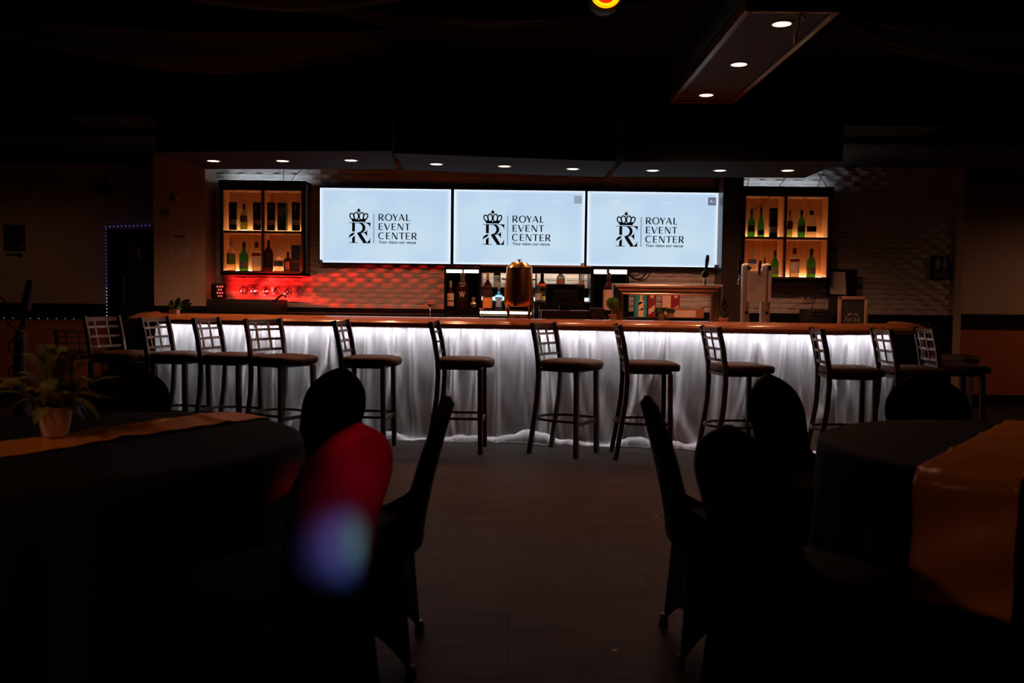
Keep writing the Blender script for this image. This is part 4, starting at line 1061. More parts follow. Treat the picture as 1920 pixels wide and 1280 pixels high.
bottle(1016, 566, 513, 15.5, 9.68, 'vodka', 'brown', 'dark bottle with a red-orange shoulder band right of the urn', G1, cap=(.01, .01, .01), lab=((.95, .13, .02), .55, .64), lab2=((.2, .12, .05), .1, .4), zbase=Zs2, capz=.86)
bottle(1009, 566, 534, 12, 9.6, 'vodka', 'clear', 'small clear bottle with a white label right of the urn', G1, cap=(.1, .06, .06), lab=((.7, .68, .66), .1, .5), zbase=Zs2, capz=.8)
bottle(1020, 566, 545, 8, 9.61, 'shoulder', 'green', 'small green bottle half behind the till screen', G1, cap=(.02, .05, .02), lab=((.5, .5, .2), .1, .5), zbase=Zs2)
bottle(1051, 538.5, 505.5, 14.5, 9.65, 'vodka', 'clear', 'clear bottle with a brown label above the till screen', G1, cap=(.02, .02, .02), lab=((.28, .12, .08), .05, .5), zbase=Zs1, capz=.82)
bottle(1090, 538.5, 494, 9.5, 9.66, 'vodka', 'clear', 'tall slim clear bottle at the right end of the rack', G1, cap=(.4, .25, .2), lab=((.4, .22, .14), .05, .3), zbase=Zs1, capz=.62)
bottle(1141, 579, 511, 21, 9.62, 'vodka', 'brown', 'big dark bottle with a pale label behind the topiary', G1, cap=(.03, .02, .02), lab=((.55, .36, .28), .02, .55), zbase=zbs, capz=.85)
# cables coiled right of the rack
cbm = MB()
for k, (cx, cyy, r) in enumerate(((1195, 508, 16), (1200, 506, 20), (1192, 504, 12))):
    pts = [at(cx + r * math.cos(t), cyy + r * .95 * math.sin(t), 9.9 + .01 * k) for t in [PI * (.0 + i / 12) for i in range(13)]]
    cbm.tube(pts, .006 if k else .009, 6)
tag(cbm.build('cable_bundle', black, smooth=60), 'black cables looped under the right television', 'cable')

# things behind the arch, on the back counter
def carton(px0, px1, yt, Y, c, label, parts, z0=ZK, dpt=.09, yb=None):
    a = at(px0, yt, Y); b = at(px1, yt, Y); W_ = b.x - a.x; zz = z0 if yb is None else at((px0 + px1) / 2, yb, Y).z; H = a.z - zz
    e = empty('carton', (a.x, Y, zz), label=label, cat='box', group='boxes behind the steel arch')
    MB().box(0, W_, 0, dpt, 0, H, .002).build('box_body', M('box_%02x%02x%02x' % tuple(int(v * 255) for v in c), c, .5), e)
    for nm, cc, poly in parts:
        m_ = MB().prism([(u * W_, v * H) for u, v in poly], -.0015, .001); m_.build(nm, M('prt_%02x%02x%02x' % tuple(int(v * 255) for v in cc), cc, .5), e)
    return e
btl = [(.3, .02), (.72, .02), (.72, .5), (.74, .66), (.62, .76), (.58, .98), (.44, .98), (.4, .76), (.28, .66), (.3, .5)]
carton(1191, 1213.5, 551, 9.45, (.03, .28, .28), 'teal carton with a drawn bottle behind the steel arch', [('printed_bottle', (.75, .5, .3), btl), ('printed_stripe', (.04, .3, .3), [(.3, .5), (.72, .66), (.3, .66)]), ('printed_stripe', (.04, .3, .3), [(.34, .3), (.68, .3), (.68, .42)])])
red = [('printed_label', (.65, .45, .38), [(.1, .35), (.85, .55), (.85, .3), (.1, .12)]), ('printed_neck', (.75, .5, .35), [(.3, .85), (.7, .85), (.7, .99), (.3, .99)])]
carton(1215, 1230.5, 552, 9.46, (.2, .015, .03), 'crimson carton right beside the teal one', red)
carton(1242, 1258.5, 552, 9.46, (.62, .45, .38), 'pale carton with a small drawn bottle behind the bonsai', [('printed_bottle', (.75, .4, .12), [(.35, .3), (.65, .3), (.65, .5), (.55, .6), (.55, .75), (.45, .75), (.45, .6), (.35, .5)])])
carton(1259.5, 1275, 552, 9.46, (.2, .015, .03), 'crimson carton standing right of the pale one', red)
carton(1256, 1320, 577.5, 9.3, (.28, .11, .05), 'wooden case with a white label behind the bonsai', [('paper_label', (.6, .42, .34), [(.12, .08), (.76, .08), (.76, .8), (.12, .8)])], dpt=.12)
carton(1235, 1245.5, 587, 7.92, (.8, .5, .32), 'small upright cream card left of the bonsai', [], z0=ZC, dpt=.004)
carton(1172, 1191, 595.5, 7.92, (.02, .02, .02), 'small flat black box on the bar inside the arch', [], z0=ZC, dpt=.06)

# ---------------------------------------------------------------- objects on the bar
# copper urn
k = K(7.9); c = at(972.5, 598, 7.9); top = at(972, 486.5, 7.9).z - ZC
e = empty('copper_urn', (c.x, 7.9, ZC), label='tall polished copper drinks urn on legs in the middle of the bar', cat='urn')
def zq_(py): return at(972, py, 7.9).z - ZC
bodyp = [(.0001, zq_(575)), (.11, zq_(574)), (.127, zq_(570)), (.131, zq_(562)), (.128, zq_(545)), (.118, zq_(518)), (.112, zq_(505)), (.110, zq_(502))]
MB().lathe(bodyp, n=48, cap=False).build('urn_body', copper, e, 40)
MB().lathe([(.114, zq_(504)), (.113, zq_(502)), (.092, zq_(497)), (.07, zq_(493)), (.06, zq_(491.5)), (.0001, zq_(491))], n=48, cap=False).build('lid', brass, e, 25)
MB().lathe([(.008, zq_(492)), (.008, zq_(488.5)), (.02, zq_(487.8)), (.022, zq_(486.5)), (.0001, zq_(486))], n=20, cap=False).build('lid_knob', brass, e, 40)
for a_ in (35, 145, 215, 325):
    x, y = math.cos(R(a_)), math.sin(R(a_))
    MB().tube([(.10 * x, .10 * y, zq_(566)), (.125 * x, .125 * y, zq_(575)), (.108 * x, .108 * y, zq_(590)), (.115 * x, .115 * y, 0)], [.016, .016, .011, .014], 8).build('leg', brass, e, 60)
MB().lathe([(.085, .03), (.088, .034), (.088, .045), (.08, .045)], n=32, cap=False).build('burner_tray', brass, e, 40)
sp = MB(); sp.tube([(-.03, -.11, zq_(560)), (-.03, -.15, zq_(560))], .012, 10); sp.lathe([(.014, zq_(573)), (.012, zq_(556)), (.008, zq_(553))], (-.03, -.15, 0), 12); sp.box(-.05, -.01, -.156, -.144, zq_(553.5), zq_(551)); sp.build('tap', M('dark_tap', (.06, .04, .03), .2, metal=.7), e, 40)
for sg in (-1, 1):
    MB().tube([(sg * .105, 0, zq_(524)), (sg * .15, 0, zq_(523))], .006, 8).build('handle', M('dark_tap', (.06, .04, .03)), e)

def stem_glass(px, yr, wpx, Y, label, group, drink, rimH=None):
    c = at(px, 598, Y); rim = at(px, yr, Y).z - ZC; r = wpx / 2 / K(Y)
    e = empty('cocktail_glass', (c.x, Y, ZC), label=label, cat='cocktail', group=group)
    ch = r * .95
    MB().lathe([(.0001, .002), (.034, .002), (.034, .004), (.004, .008), (.0035, rim - ch - .004), (.006, rim - ch), (r, rim), (r - .0012, rim), (.002, rim - ch + .003)], n=28, cap=False).build('glass', glass, e, 40)
    MB().lathe([(.0001, rim - ch + .006), (r * .84, rim - ch * .14), (.0001, rim - ch * .14)], n=28, cap=False).build('drink', drink, e, 40)
    return e
stem_glass(806.5, 568, 22, 7.95, 'martini glass of bright red cocktail on the bar', 'cocktails on the bar', M('red_cocktail', (.9, .07, .035), .1, noise=.03, emis=None))
stem_glass(903.5, 577, 12, 7.95, 'small glass of amber cocktail left of the copper urn', 'cocktails on the bar', M('amber_cocktail', (.5, .13, .03), .1, noise=.03))
def tumbler(px, yt, wpx, Y, label, nm, fill, fh, H0=None):
    c = at(px, 598, Y); H = at(px, yt, Y).z - ZC; r = wpx / 2 / K(Y)
    e = empty(nm, (c.x, Y, ZC), label=label, cat='glass')
    MB().lathe([(.0001, .001), (r * .9, .001), (r, .01), (r, H), (r - .003, H), (r - .004, .012), (.0001, .012)], n=24, cap=False).build('glass', glass, e, 40)
    MB().lathe([(.0001, .014), (r - .005, .014), (r - .005, H * fh), (.0001, H * fh)], n=24, cap=False).build('contents', fill, e, 40)
tumbler(1005.5, 571.5, 11.5, 7.95, 'tall glass jar of white sugar right of the urn', 'glass_jar', M('sugar', (.8, .72, .62), .8, bump=.6, scale=60), .6)
c = at(989, 582, 9.5)
e = empty('whisky_tumbler', (c.x, 9.5, Zs3), label='short tumbler of golden whisky seen through the urn legs', cat='glass')
MB().lathe([(.0001, .001), (.04, .001), (.043, .06), (.041, .06), (.038, .012), (.0001, .012)], n=24, cap=False).build('glass', glass, e, 40)
MB().lathe([(.0001, .013), (.037, .013), (.038, .028), (.0001, .028)], n=24, cap=False).build('drink', M('whisky', (.85, .45, .03), .05, trans=.6, noise=0), e, 40)
# till
Yq = 8.05
a = at(1014.5, 581, Yq); b = at(1104, 581, Yq)
e = empty('cash_drawer', (a.x, Yq - .15, ZC), label='black cash drawer under the till screen', cat='cash drawer')
W_ = b.x - a.x; H_ = a.z - ZC; MB().box(0, W_, 0, .3, 0, H_, .004).build('casing', black, e); MB().box(.01, W_ - .01, .3, .304, .01, H_ - .015).build('drawer_front', blackgloss, e)
a = at(1023, 532, Yq); b = at(1096.5, 532, Yq); z0_ = at(1060, 572, Yq).z; W_ = b.x - a.x
e = empty('till_screen', ((a.x + b.x) / 2, Yq, ZC + H_), label='black till touchscreen seen from behind on the bar', cat='till')
zb_ = z0_ - ZC - H_; zt_ = a.z - ZC - H_
MB().box(-W_ / 2, W_ / 2, -.015, .02, zb_, zt_, .01).build('screen_housing', blackgloss, e, 30)
fx0, fx1, fz0, fz1 = (1038.5 - 1059.7) / K(Yq), (1082 - 1059.7) / K(Yq), zb_ + .004, at(1060, 544, Yq).z - ZC - H_
ol = MB(); ol.tube([(fx0, -.016, fz0), (fx0, -.016, fz1), (fx1, -.016, fz1), (fx1, -.016, fz0), (fx0, -.016, fz0)], .0012, 4, up=(0, 1, 0)); ol.build('panel_outline', M('grey_line', (.35, .35, .36), .4, noise=0), e)
MB().box(fx0, fx1, -.022, -.012, fz0, fz1, .006).build('rear_panel', black, e, 30)
MB().box(-.05, .05, -.03, .05, 0, zb_ + .03, .006).build('stand', black, e, 30)
c = at(1119.5, 590, 7.9)
e = empty('round_speaker', (c.x, 7.9, ZC), label='small black box speaker with a round cone right of the till', cat='speaker')
hs = at(1119, 577, 7.9).z - ZC; MB().box(-.06, .06, -.03, .05, 0, hs, .008).build('casing', black, e, 30)
MB().lathe([(.048, 0), (.048, .004), (.043, .006), (.04, .002), (.015, -.006), (.008, .002), (.0001, .004)], (0, -.03, hs * .48), 32, axis='y', cap=False).build('cone', M('cone_grey', (.06, .05, .045), .3), e, 40)
# steel arch beer tower
Ya = 8.0
def arch_pt(px, py): q = at(px, py, Ya); return (q.x, q.z)
o_ = [arch_pt(1147, 600), arch_pt(1147, 530.5), arch_pt(1355, 534), arch_pt(1355, 604)]
xl, xr = o_[0][0], o_[2][0]; zt_ = (o_[1][1] + o_[2][1]) / 2
e = empty('beer_arch', ((xl + xr) / 2, Ya, ZC), label='brushed metal arch beer tower with ridged frame on the bar', cat='beer tower')
hw_ = (xr - xl) / 2; ht = zt_ - ZC
rings = []
for ins, y in ((0, .04), (0, -.01), (.006, -.028), (.018, -.036), (.03, -.03), (.036, -.02), (.042, -.02), (.05, -.032), (.062, -.028), (.07, -.014), (.078, -.014), (.088, -.02), (.098, -.01), (.1, .04)):
    rings.append([(-hw_ + ins, y, 0), (-hw_ + ins, y, ht - ins), (hw_ - ins, y, ht - ins), (hw_ - ins, y, 0)])
MB().loft(rings + [rings[0]], close=False).build('arch_frame', steel, e, 25)
pt_ = at(1322, 532, Ya); hx = pt_.x - (xl + xr) / 2
def zz_(py): return at(1322, py, Ya).z - ZC
tb = MB(); tb.lathe([(.012, ht), (.016, ht + .012), (.012, ht + .03), (.009, zz_(522))], (hx, 0, 0), 14); tb.build('tap_collar', chrome, e, 50)
MB().lathe([(.006, -.02), (.026, -.018), (.032, -.004), (.028, .018), (.006, .02)], (hx - .002, 0, zz_(514)), 24, axis='y').build('tap_body', blackgloss, e, 40)
MB().tube([(hx, 0, zz_(512)), (hx + .008, 0, zz_(500)), (hx + .014, 0, zz_(488)), (hx + .018, 0, zz_(478))], [.011, .013, .018, .013], 12).build('tap_handle', blackgloss, e, 60)
# two-column beer tower with paper
Yw = 7.85
c0 = at(1417, 604, Yw)
e = empty('beer_tower', (c0.x, Yw, ZC), label='pale metal two-column beer tower with a paper menu clipped on', cat='beer tower')
def lx(px): return at(px, 560, Yw).x - c0.x
def lz(py): return at(1417, py, Yw).z - ZC
MB().box(lx(1376), lx(1462), -.08, .08, 0, .012, .004).build('base_plate', steelmatt, e, 30)
for nm, a_, b_2 in (('L', 1389, 1405), ('R', 1425, 1444)):
    r_ = (lx(b_2) - lx(a_)) / 2; cx_ = (lx(a_) + lx(b_2)) / 2
    MB().lathe([(r_, .012), (r_, lz(500)), (r_ * .93, lz(496.5)), (r_ * .6, lz(494.5)), (.0001, lz(494))], (cx_, 0, 0), 28, cap=False).build('column', steelmatt, e, 50)
    kb = MB().lathe([(.014, 0), (.014, .012), (.009, .014), (.0001, .014)], (cx_ + .004, -r_ + .002, lz(586)), 16, axis='y'); kb.build('knob', blackgloss, e, 40)
    kb = MB().lathe([(.017, 0), (.019, .01), (.012, .02), (.0001, .022)], (cx_ + .02, -r_ * .6, lz(502)), 18, axis='y'); kb.build('tap_cap', blackgloss, e, 40)
    for q in (-.012, .01): MB().tube([(cx_ + q, -r_ - .004, .012), (cx_ + q, -r_ - .004, .05)], .004, 6).build('pin', chrome, e, 60)
MB().tube([(lx(1419), -.05, lz(512)), (lx(1420), -.055, lz(500)), (lx(1421), -.055, lz(489))], [.008, .014, .012], 12).build('tap_handle', blackgloss, e, 60)
MB().lathe([(.006, lz(514)), (.012, lz(511)), (.01, lz(506))], (lx(1419), -.05, 0), 14).build('tap_spout', brass, e, 50)
ft = MB(); ft.tube([(lx(1390), -.02, lz(517)), (lx(1383), -.05, lz(516)), (lx(1380), -.06, lz(534))], .006, 8); ft.build('faucet', chrome, e, 60)
MB().tube([(lx(1382.5), -.05, lz(515)), (lx(1383), -.05, lz(488))], [.007, .017], 12).build('tap_handle', blackgloss, e, 60)
Ys_ = Yw - .042
a = at(1401.5, 507.5, Ys_); b = at(1445.5, 566, Ys_)
e = empty('paper_menu', (a.x, Ys_, b.z), rz=0, label='white paper menu sheet hung on the two-column beer tower', cat='paper')
W_, H_ = b.x - a.x, a.z - b.z
MB().box(0, W_, 0, .0015, 0, H_).build('sheet', paper, e)
lnm = MB()
for i in range(13): lnm.box(.015, .015 + (W_ - .05) * (.9 if i % 3 else .6) * (1 if i < 8 else .5), -.0008, .0002, H_ - .03 - .012 * i, H_ - .0275 - .012 * i)
lnm.build('printed_lines', greyink, e)

# right end of the back counter: amplifier, framed page, drinks cooler
a = at(1513, 579.5, 9.3); b = at(1562, 608, 9.3)
e = empty('amplifier', (a.x, 9.3, .95), label='black amplifier box with a chrome outlined handle plate', cat='amplifier')
W_, H_ = b.x - a.x, a.z - .95; MB().box(0, W_, 0, .25, 0, H_, .006).build('casing', black, e, 30)
hz_ = H_ - .045; hp = MB(); hp.tube([(.05, -.003, hz_ - .02), (.04, -.003, hz_), (.05, -.003, hz_ + .02), (W_ - .04, -.003, hz_ + .02), (W_ - .03, -.003, hz_), (W_ - .04, -.003, hz_ - .02), (.05, -.003, hz_ - .02)], .0022, 5, up=(0, 1, 0)); hp.build('handle_plate', chrome, e)
MB().lathe([(.009, 0), (.009, .012), (.0001, .012)], (W_ - .06, -.002, hz_), 14, axis='y').build('dial', chrome, e)
e = empty('framed_page', (at(1552, 504.5, 9.9).x, 9.9, at(1578, 556, 9.9).z), label='black picture frame with a crooked white page, under the right cabinet', cat='picture frame')
b = at(1605, 554, 9.9); W_ = b.x - e.location.x; H_ = at(1578, 505, 9.9).z - e.location.z
MB().box(0, W_, 0, .02, 0, H_).build('backing', black, e)
fm_ = MB()
for q in ((0, .012, 0, H_), (W_ - .012, W_, 0, H_), (0, W_, 0, .012), (0, W_, H_ - .012, H_)): fm_.box(q[0], q[1], -.01, .02, q[2], q[3])
fm_.build('frame', blackgloss, e)
MB().prism([(.03, .03), (.21, .02), (.19, H_ - .03), (.012, H_ - .025)], -.004, -.002).build('page', paper, e)
lm2 = MB()
for i in range(9): lm2.box(.04, .17, -.0046, -.0042, H_ - .07 - .02 * i, H_ - .068 - .02 * i)
lm2.build('printed_lines', greyink, e)
a = at(1572, 555, 9.3); b = at(1628, 555, 9.3)
e = empty('drinks_cooler', (a.x, 9.3, .95), label='small framed drinks cooler with a bull drink logo at the right', cat='fridge')
W_, H_ = b.x - a.x, a.z - .95
MB().box(.004, W_ - .004, .02, .3, 0, H_ - .004).build('casing', black, e)
fm_ = MB(); q_ = .036
for q in ((0, q_, 0, H_), (W_ - q_, W_, 0, H_), (0, W_, 0, q_), (0, W_, H_ - q_, H_)): fm_.box(q[0], q[1], -.012, .02, q[2], q[3], .008)
dr = fm_.build('door_frame', M('cooler_frame', (.55, .36, .27), .45), e, 30)
MB().box(q_, W_ - q_, .0, .02, q_, H_ - q_).build('door_glass', M('door_slate', (.07, .065, .06), .15), e)
zl_ = at(1600, 602, 9.3).z - .95
text_mesh('lettering', 'Red Bull', .055, M('pale_print', (.5, .42, .38), .5), e, (W_ * .25, -.002, zl_), width=W_ * .5, bold=.0008)
bl = MB()
for sg in (-1, 1):
    cx_ = W_ / 2
    stroke(bl, [(cx_ + sg * .006, zl_ + .06), (cx_ + sg * .02, zl_ + .078), (cx_ + sg * .04, zl_ + .072), (cx_ + sg * .058, zl_ + .05)], [.006, .016, .02, .006])
bl.build('bull_emblem', M('pale_print', (.5, .42, .38)), e, loc=(0, -.002, 0))
# outlet and cord
c = at(1511, 562, YT - .03)
e = empty('wall_outlet', (c.x, YT - .024, c.z), label='white wall outlet with a plug under the right cabinet', cat='outlet')
MB().box(-.045, .045, -.006, .02, -.035, .035, .003).build('cover_plate', M('outlet_plate', (.6, .52, .45), .4), e, 30); MB().box(-.02, -.002, -.03, -.006, .01, .03, .003).build('plug', black, e)
cd = MB(); cd.tube([at(1506, 557, 9.96), at(1524, 555, 9.95), at(1533, 545, 9.93), at(1538, 528, 9.9)], .004, 6); cd.tube([at(1538, 528, 9.9), at(1530, 555, 9.85), at(1521, 580, 9.5)], .004, 6)
tag(cd.build('power_cord', black, smooth=60), 'black power cord running from the right cabinet to the amplifier', 'cord')
cd = MB()
for P in ([(1404, 334, 9.5), (1402, 345, 9.7), (1399, 352, 9.75)], [(1473, 334, 9.3), (1450, 362, 9.75), (1425, 386, 9.75), (1410, 394, 9.76)]):
    cd.tube([at(*q) for q in P], .004, 6)
tag(cd.build('power_cord', black, smooth=60), 'black cord from the soffit across the right cabinet front', 'cord')
cd = MB()
for P in ([(1533, 325, 9.6), (1545, 340, 9.85), (1549, 351, 9.9)], [(1548, 317, 9.6), (1540, 332, 9.85), (1531, 352, 9.9)]):
    cd.tube([at(*q) for q in P], .004, 6)
tag(cd.build('power_cord', black, smooth=60), 'two crossed black cords above the right cabinet', 'cord')
cd = MB()
for P in ([(522, 318, 9.5), (527, 327, 9.85)], [(532, 318, 9.5), (531, 328, 9.85), (532, 338, 9.9)], [(567, 317, 9.5), (552, 330, 9.85), (546, 340, 9.9)]):
    cd.tube([at(*q) for q in P], .004, 6)
tag(cd.build('power_cord', black, smooth=60), 'black cords between the soffit and the left cabinet', 'cord')

# restroom sign
a = at(1745.5, 479, YT - .03); b = at(1783, 524, YT - .03)
e = empty('restroom_sign', (a.x, YT - .026, b.z), label='dark restroom sign with two pale figures on the tiled wall', cat='sign')
W_, H_ = b.x - a.x, a.z - b.z
MB().box(0, W_, -.004, .015, 0, H_, .01).build('sign_board', M('navy_sign', (.02, .025, .05), .35), e, 30)
fg = MB()
for cx_, sk in ((.34, 0), (.68, 1)):
    X = W_ * cx_
    n0 = [(X + .014 * math.cos(t), H_ * .87 + .014 * math.sin(t)) for t in [2 * PI * i / 12 for i in range(12)]]
    fg.prism(n0, -.006, -.004)
    if sk: poly = [(X - .012, H_ * .8), (X + .012, H_ * .8), (X + .034, H_ * .56), (X + .013, H_ * .56), (X + .011, H_ * .42), (X - .011, H_ * .42), (X - .013, H_ * .56), (X - .034, H_ * .56)]
    else: poly = [(X - .026, H_ * .8), (X + .026, H_ * .8), (X + .03, H_ * .56), (X + .018, H_ * .56), (X + .014, H_ * .42), (X - .014, H_ * .42), (X - .018, H_ * .56), (X - .03, H_ * .56)]
    fg.prism(poly, -.006, -.004)
fg.build('figures', M('sign_print', (.5, .42, .4), .5), e)
tl_ = MB()
for i, wv in enumerate((.6, .7, .5, .66)): tl_.box(W_ / 2 - W_ * wv / 2, W_ / 2 + W_ * wv / 2, -.006, -.004, H_ * (.32 - .08 * i), H_ * (.345 - .08 * i))
tl_.build('printed_lines', M('sign_print', (.5, .42, .4)), e)

# ---------------------------------------------------------------- left part of the back wall
# red par light shining along the tiles
Yp = 9.62
a = at(394.5, 531, Yp); b = at(418, 560, Yp)
blk = MB().box(at(386, 560, 9.34).x, at(510, 560, 9.34).x, 9.36, 9.98, ZK, at(450, 561.5, 9.36).z, .004)
tag(blk.build('glass_washer', black, smooth=30), 'low black appliance on the back counter under the left cabinet', 'appliance')
ztop = at(450, 561.5, 9.36).z
e = empty('stage_light', (a.x, Yp, ztop), label='small black uplight box with red diodes on the black appliance', cat='stage light')
W_, H_ = b.x - a.x, a.z - ztop
MB().box(0, W_, 0, .14, 0, H_, .02).build('casing', black, e, 30)
MB().lathe([(.05, 0), (.056, .012), (.05, .016), (.0001, .012)], (W_, .07, H_ / 2), 24, axis='x', cap=False).build('lens_ring', blackgloss, e, 40)
for i in range(4):
    for j in range(3 if i % 2 else 2):
        MB().sphere((W_ - .006 - .026 * j - (0 if i % 2 else .013), -.001, H_ * (.2 + .2 * i)), .0075, 8, (1, .4, 1.1)).build('diode', redled, e, 60)
pl = Vector((a.x + W_ + .03, Yp + .07, ztop + H_ * .5))
lamp('red_wash', 'SPOT', pl, 200, (1, .012, .01), aim=(-2.2, YT, 1.22), spot_size=R(75), spot_blend=.6, shadow_soft_size=.03)
lamp('red_wash_near', 'SPOT', pl, 16, (1, .012, .01), aim=(-2.95, YT, 1.36), spot_size=R(80), spot_blend=.8, shadow_soft_size=.03)
# hanging wine glasses
def wine_glass():
    e = empty('wine_glass')
    H = .185
    MB().lathe([(.0001, 0), (.034, 0), (.034, -.002), (.005, -.007), (.0038, -.03), (.0038, -.085), (.012, -.095), (.03, -.115), (.036, -.14), (.034, -.165), (.029, -H), (.0278, -H), (.0328, -.165), (.0345, -.14), (.0285, -.117), (.006, -.097)], n=22, cap=False).build('bowl_and_stem', thinglass, e, 60)
    return e
zbot = at(490, 517, 9.8).z - .012
rack = MB()
for i in range(7): rack.tube([(at(443 + 21 * i, 517, 9.85).x, 9.80, zbot - .004), (at(443 + 21 * i, 517, 9.85).x, 10.0, zbot - .004)], .004, 6)
for y_ in (9.81, 9.99): rack.tube([(at(443, 517, 9.85).x, y_, zbot - .001), (at(569, 517, 9.85).x, y_, zbot - .001)], .004, 6)
tag(rack.build('glass_rack', chrome), 'metal rail rack under the left cabinet holding the wine glasses', 'rack')
wg0 = None; ii = 0
for row, Yg in enumerate((9.84, 9.95)):
    for j, px in enumerate((455, 475, 497, 517, 538, 559)):
        o = wine_glass() if wg0 is None else copy_tree(wg0)
        if wg0 is None: wg0 = o
        o.location = (at(px + 4 * row, 517, Yg).x, Yg, zbot - .004 - (.028 if j > 2 else 0) * (1 - row))
        tag(o, 'upturned wine glass under the left cabinet, ' + ('front' if row == 0 else 'back') + ' row, ' + ['first', 'second', 'third', 'fourth', 'fifth', 'sixth'][j] + ' from left', 'wine glass', 'hanging wine glasses'); ii += 1
# faucet
c = at(504, 580, 9.45)
e = empty('sink_faucet', (c.x, 9.45, ZK), label='chrome gooseneck sink faucet behind the bar at left', cat='faucet')
MB().lathe([(.03, 0), (.028, .02), (.022, .05), (.024, .07), (.014, .085), (.0001, .088)], n=18).build('base', chrome, e, 50)
P = [(505, 574), (515, 564), (524, 556), (530, 552), (535, 553), (536.5, 558)]
MB().tube([(at(px, py, 9.45).x - c.x, 0, at(px, py, 9.45).z - ZK) for px, py in P], .011, 10).build('spout', M('dark_chrome', (.3, .25, .23), .15, metal=1), e, 60)

# things on the pier
c = at(327, 372, YP)
e = empty('security_camera', (c.x, YP, c.z), label='round dome security camera on the pier', cat='camera')
MB().lathe([(.05, 0), (.05, .018), (.036, .03), (.0001, .032)], (0, 0, 0), 24, axis='y').build('mount', plaster, e, 50)
MB().sphere((0, -.04, -.004), .027, 16).build('dome_lens', blackgloss, e, 60)
c = at(311, 397, YP)
sk = MB()
for k_ in range(9):
    a_ = k_ * .7; sk.tube([(0, 0, 0), (.045 * math.cos(a_), -.006, .045 * math.sin(a_)), (.06 * math.cos(a_ + .5), -.004, .06 * math.sin(a_ + .5))], .004, 5)
sk.sphere((0, -.006, 0), .022, 10, (1, .5, 1))
tag(sk.build('wall_ornament', M('dull_ornament', (.25, .17, .12), .5), loc=(c.x, YP - .004, c.z)), 'small curled metal ornament under the security camera', 'ornament')
a = at(318.5, 433, YP); b = at(356, 483, YP)
e = empty('wall_notice', (a.x, YP - .004, b.z), label='white paper notice taped to the pier left of the bar', cat='notice')
W_, H_ = b.x - a.x, a.z - b.z
MB().box(0, W_, 0, .003, 0, H_).build('sheet', M('dim_paper', (.62, .55, .55), .6), e)
nl = MB(); 
for i in range(9): nl.box(.03, W_ - .03 - (.04 if i % 3 == 2 else 0), -.001, .0005, H_ - .1 - .02 * i, H_ - .097 - .02 * i)
nl.box(.045, W_ - .05, -.001, .0005, H_ - .07, H_ - .045)
nl.build('printed_lines', greyink, e)
# left wall: wall horn, picture, arrow
c = at(200, 353, YL)
e = empty('wall_lantern', (c.x, YL, c.z), label='small dark wall lantern above the left doorway', cat='wall lamp')
MB().box(-.02, .03, -.03, 0, .03, .12, .006).build('bracket', black, e, 30); MB().lathe([(.02, .05), (.062, .02), (.07, -.03), (.05, -.07), (.0001, -.075)], (0, -.07, 0), 20, cap=True).build('shade', M('dark_red_shade', (.06, .02, .015), .3), e, 50)
a = at(7.5, 421, YL); b = at(48, 470, YL)
e = empty('poster', (a.x, YL - .012, b.z), label='dark poster in glossy wrap on the left wall', cat='poster')
W_, H_ = b.x - a.x, a.z - b.z
MB().box(0, W_, 0, .012, 0, H_).build('poster_sheet', M('poster_dark', (.05, .05, .05), .12, noise=.6, scale=14, bump=.8), e)
MB().box(.02, W_ * .45, -.001, .001, H_ * .3, H_ * .8).build('printed_panel', M('poster_panel', (.03, .045, .04), .2), e); MB().box(W_ * .7, W_ * .95, -.001, .001, .03, H_ * .25).build('printed_panel', M('poster_panel2', (.2, .15, .12), .3), e)
poly = [(0, -.012), (.14, -.012), (.14, -.036), (.205, 0), (.14, .036), (.14, .012), (0, .012)]
c = at(11.5, 477.5, YL)
tag(MB().prism(poly, YL - .006, YL - .001).build('arrow_sign', black, loc=(c.x, 0, c.z)), 'small black arrow pointing right under the dark poster', 'sign')
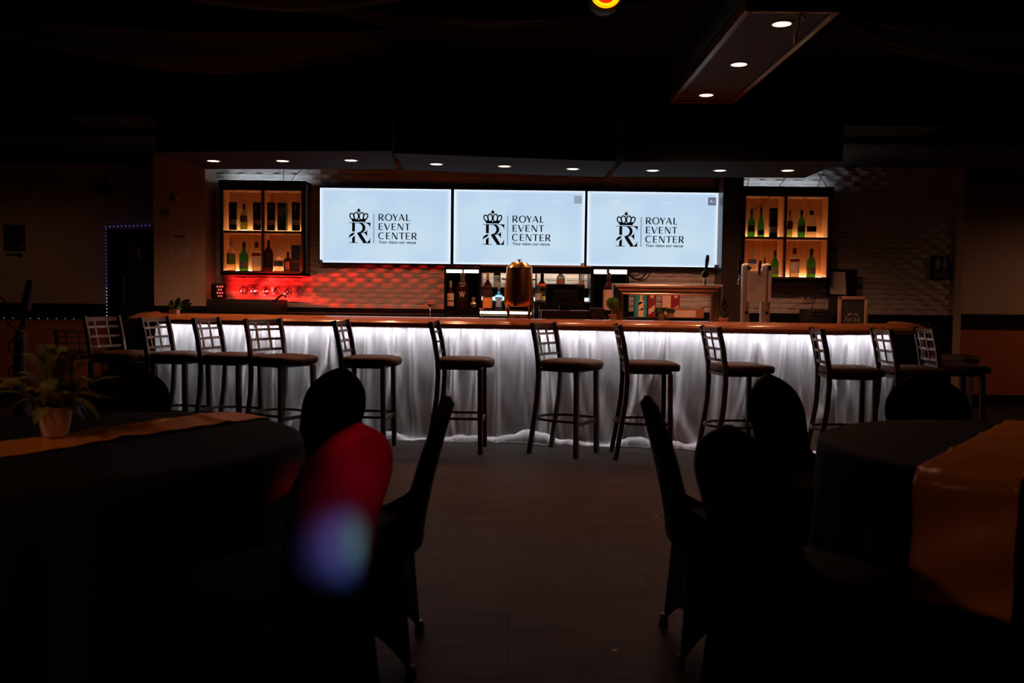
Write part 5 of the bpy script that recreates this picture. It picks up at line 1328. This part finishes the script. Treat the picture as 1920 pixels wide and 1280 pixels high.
# blue string lights
e = empty('string_lights', (DX0, YL - .06, 0), label='string of tiny blue and white lights round the left doorway', cat='string lights')
zt2 = at(204, 426, YL).z; zr0 = .94
cord = MB().tube([(0, 0, zr0), (0, 0, zt2), (at(288, 423, YL).x - DX0, 0, at(288, 423, YL).z)], .002, 4); cord.build('cord', black, e)
bulb = None
spots = []
for i in range(12): q = at(203 + 7.4 * i, 426 - .28 * i, YL); spots.append((q.x - DX0, q.z, 'b', .006))
for i in range(26): spots.append((-.0, zt2 - .028 - i * .0395, 'b' if i < 17 else 'w', .0045 if i < 17 else .005))
for x, z, kd, r in spots:
    MB().sphere((x, -.004, z), r, 6).build('bulb', blueled if kd == 'b' else whiteled, e, 60)
e = empty('string_lights', (-7.0, YL - .06, .935), label='string of tiny pale lights under the black rail on the left wall', cat='string lights')
MB().tube([(0, 0, 0), (DX0 + 7.0, 0, 0)], .002, 4).build('cord', black, e)
for i in range(16): MB().sphere((.75 + i * .1, -.004, .0), .0038, 6).build('bulb', whiteled, e, 60)

# dim corner at far left: bar-height chair and a lit tree trunk
c = at(127, 640, 9.4)
o = copy_tree(st0); o.location = (c.x, 9.6, -.28); o.rotation_euler = (0, 0, R(95))
bpy.data.objects.remove(o) if False else None
for ch in list(o.children): pass
o.location = (c.x + .1, 9.5, 0); o.scale = (.93, .93, .82)
del o['group']
tag(o, 'dark slatted chair against the orange wall behind the fern', 'chair')
e = empty('artificial_tree', (at(38, 700, 7.6).x, 7.6, 0), label='dark tree trunk wound with tiny lights at the far left', cat='tree')
MB().tube([(.03, 0, 0), (.0, 0, .5), (.01, 0, .9), (.05, .0, 1.1), (.1, 0, 1.35)], [.08, .06, .05, .045, .03], 10).build('trunk', black, e, 60)
wr_ = MB().tube([(-.02 + .07 * math.cos(t * 5), -.07 * abs(math.sin(t * 5)), .05 + t * .17) for t in [i * .15 for i in range(44)]] + [(-.08, -.03, 1.15), (-.16, -.03, 1.22)], .008, 5); wr_.build('garland', M('tinsel', (.10, .09, .08), .3, metal=.8, bump=1, scale=200), e)
MB().lathe([(.14, 0), (.16, .2), (.15, .22), (.0001, .2)], n=20).build('pot', black, e, 40)

# small bits on the floor
for i, (px, py) in enumerate(((1231, 968), (1153, 1219))):
    p = atz(px, py, 0)
    tag(MB().box(p.x - .008, p.x + .008, p.y - .004, p.y + .004, 0, .002).build('paper_scrap', paper), 'tiny white scrap on the floor ' + ('beside the right edge-on chair' if i == 0 else 'nearest the camera'), 'scrap')
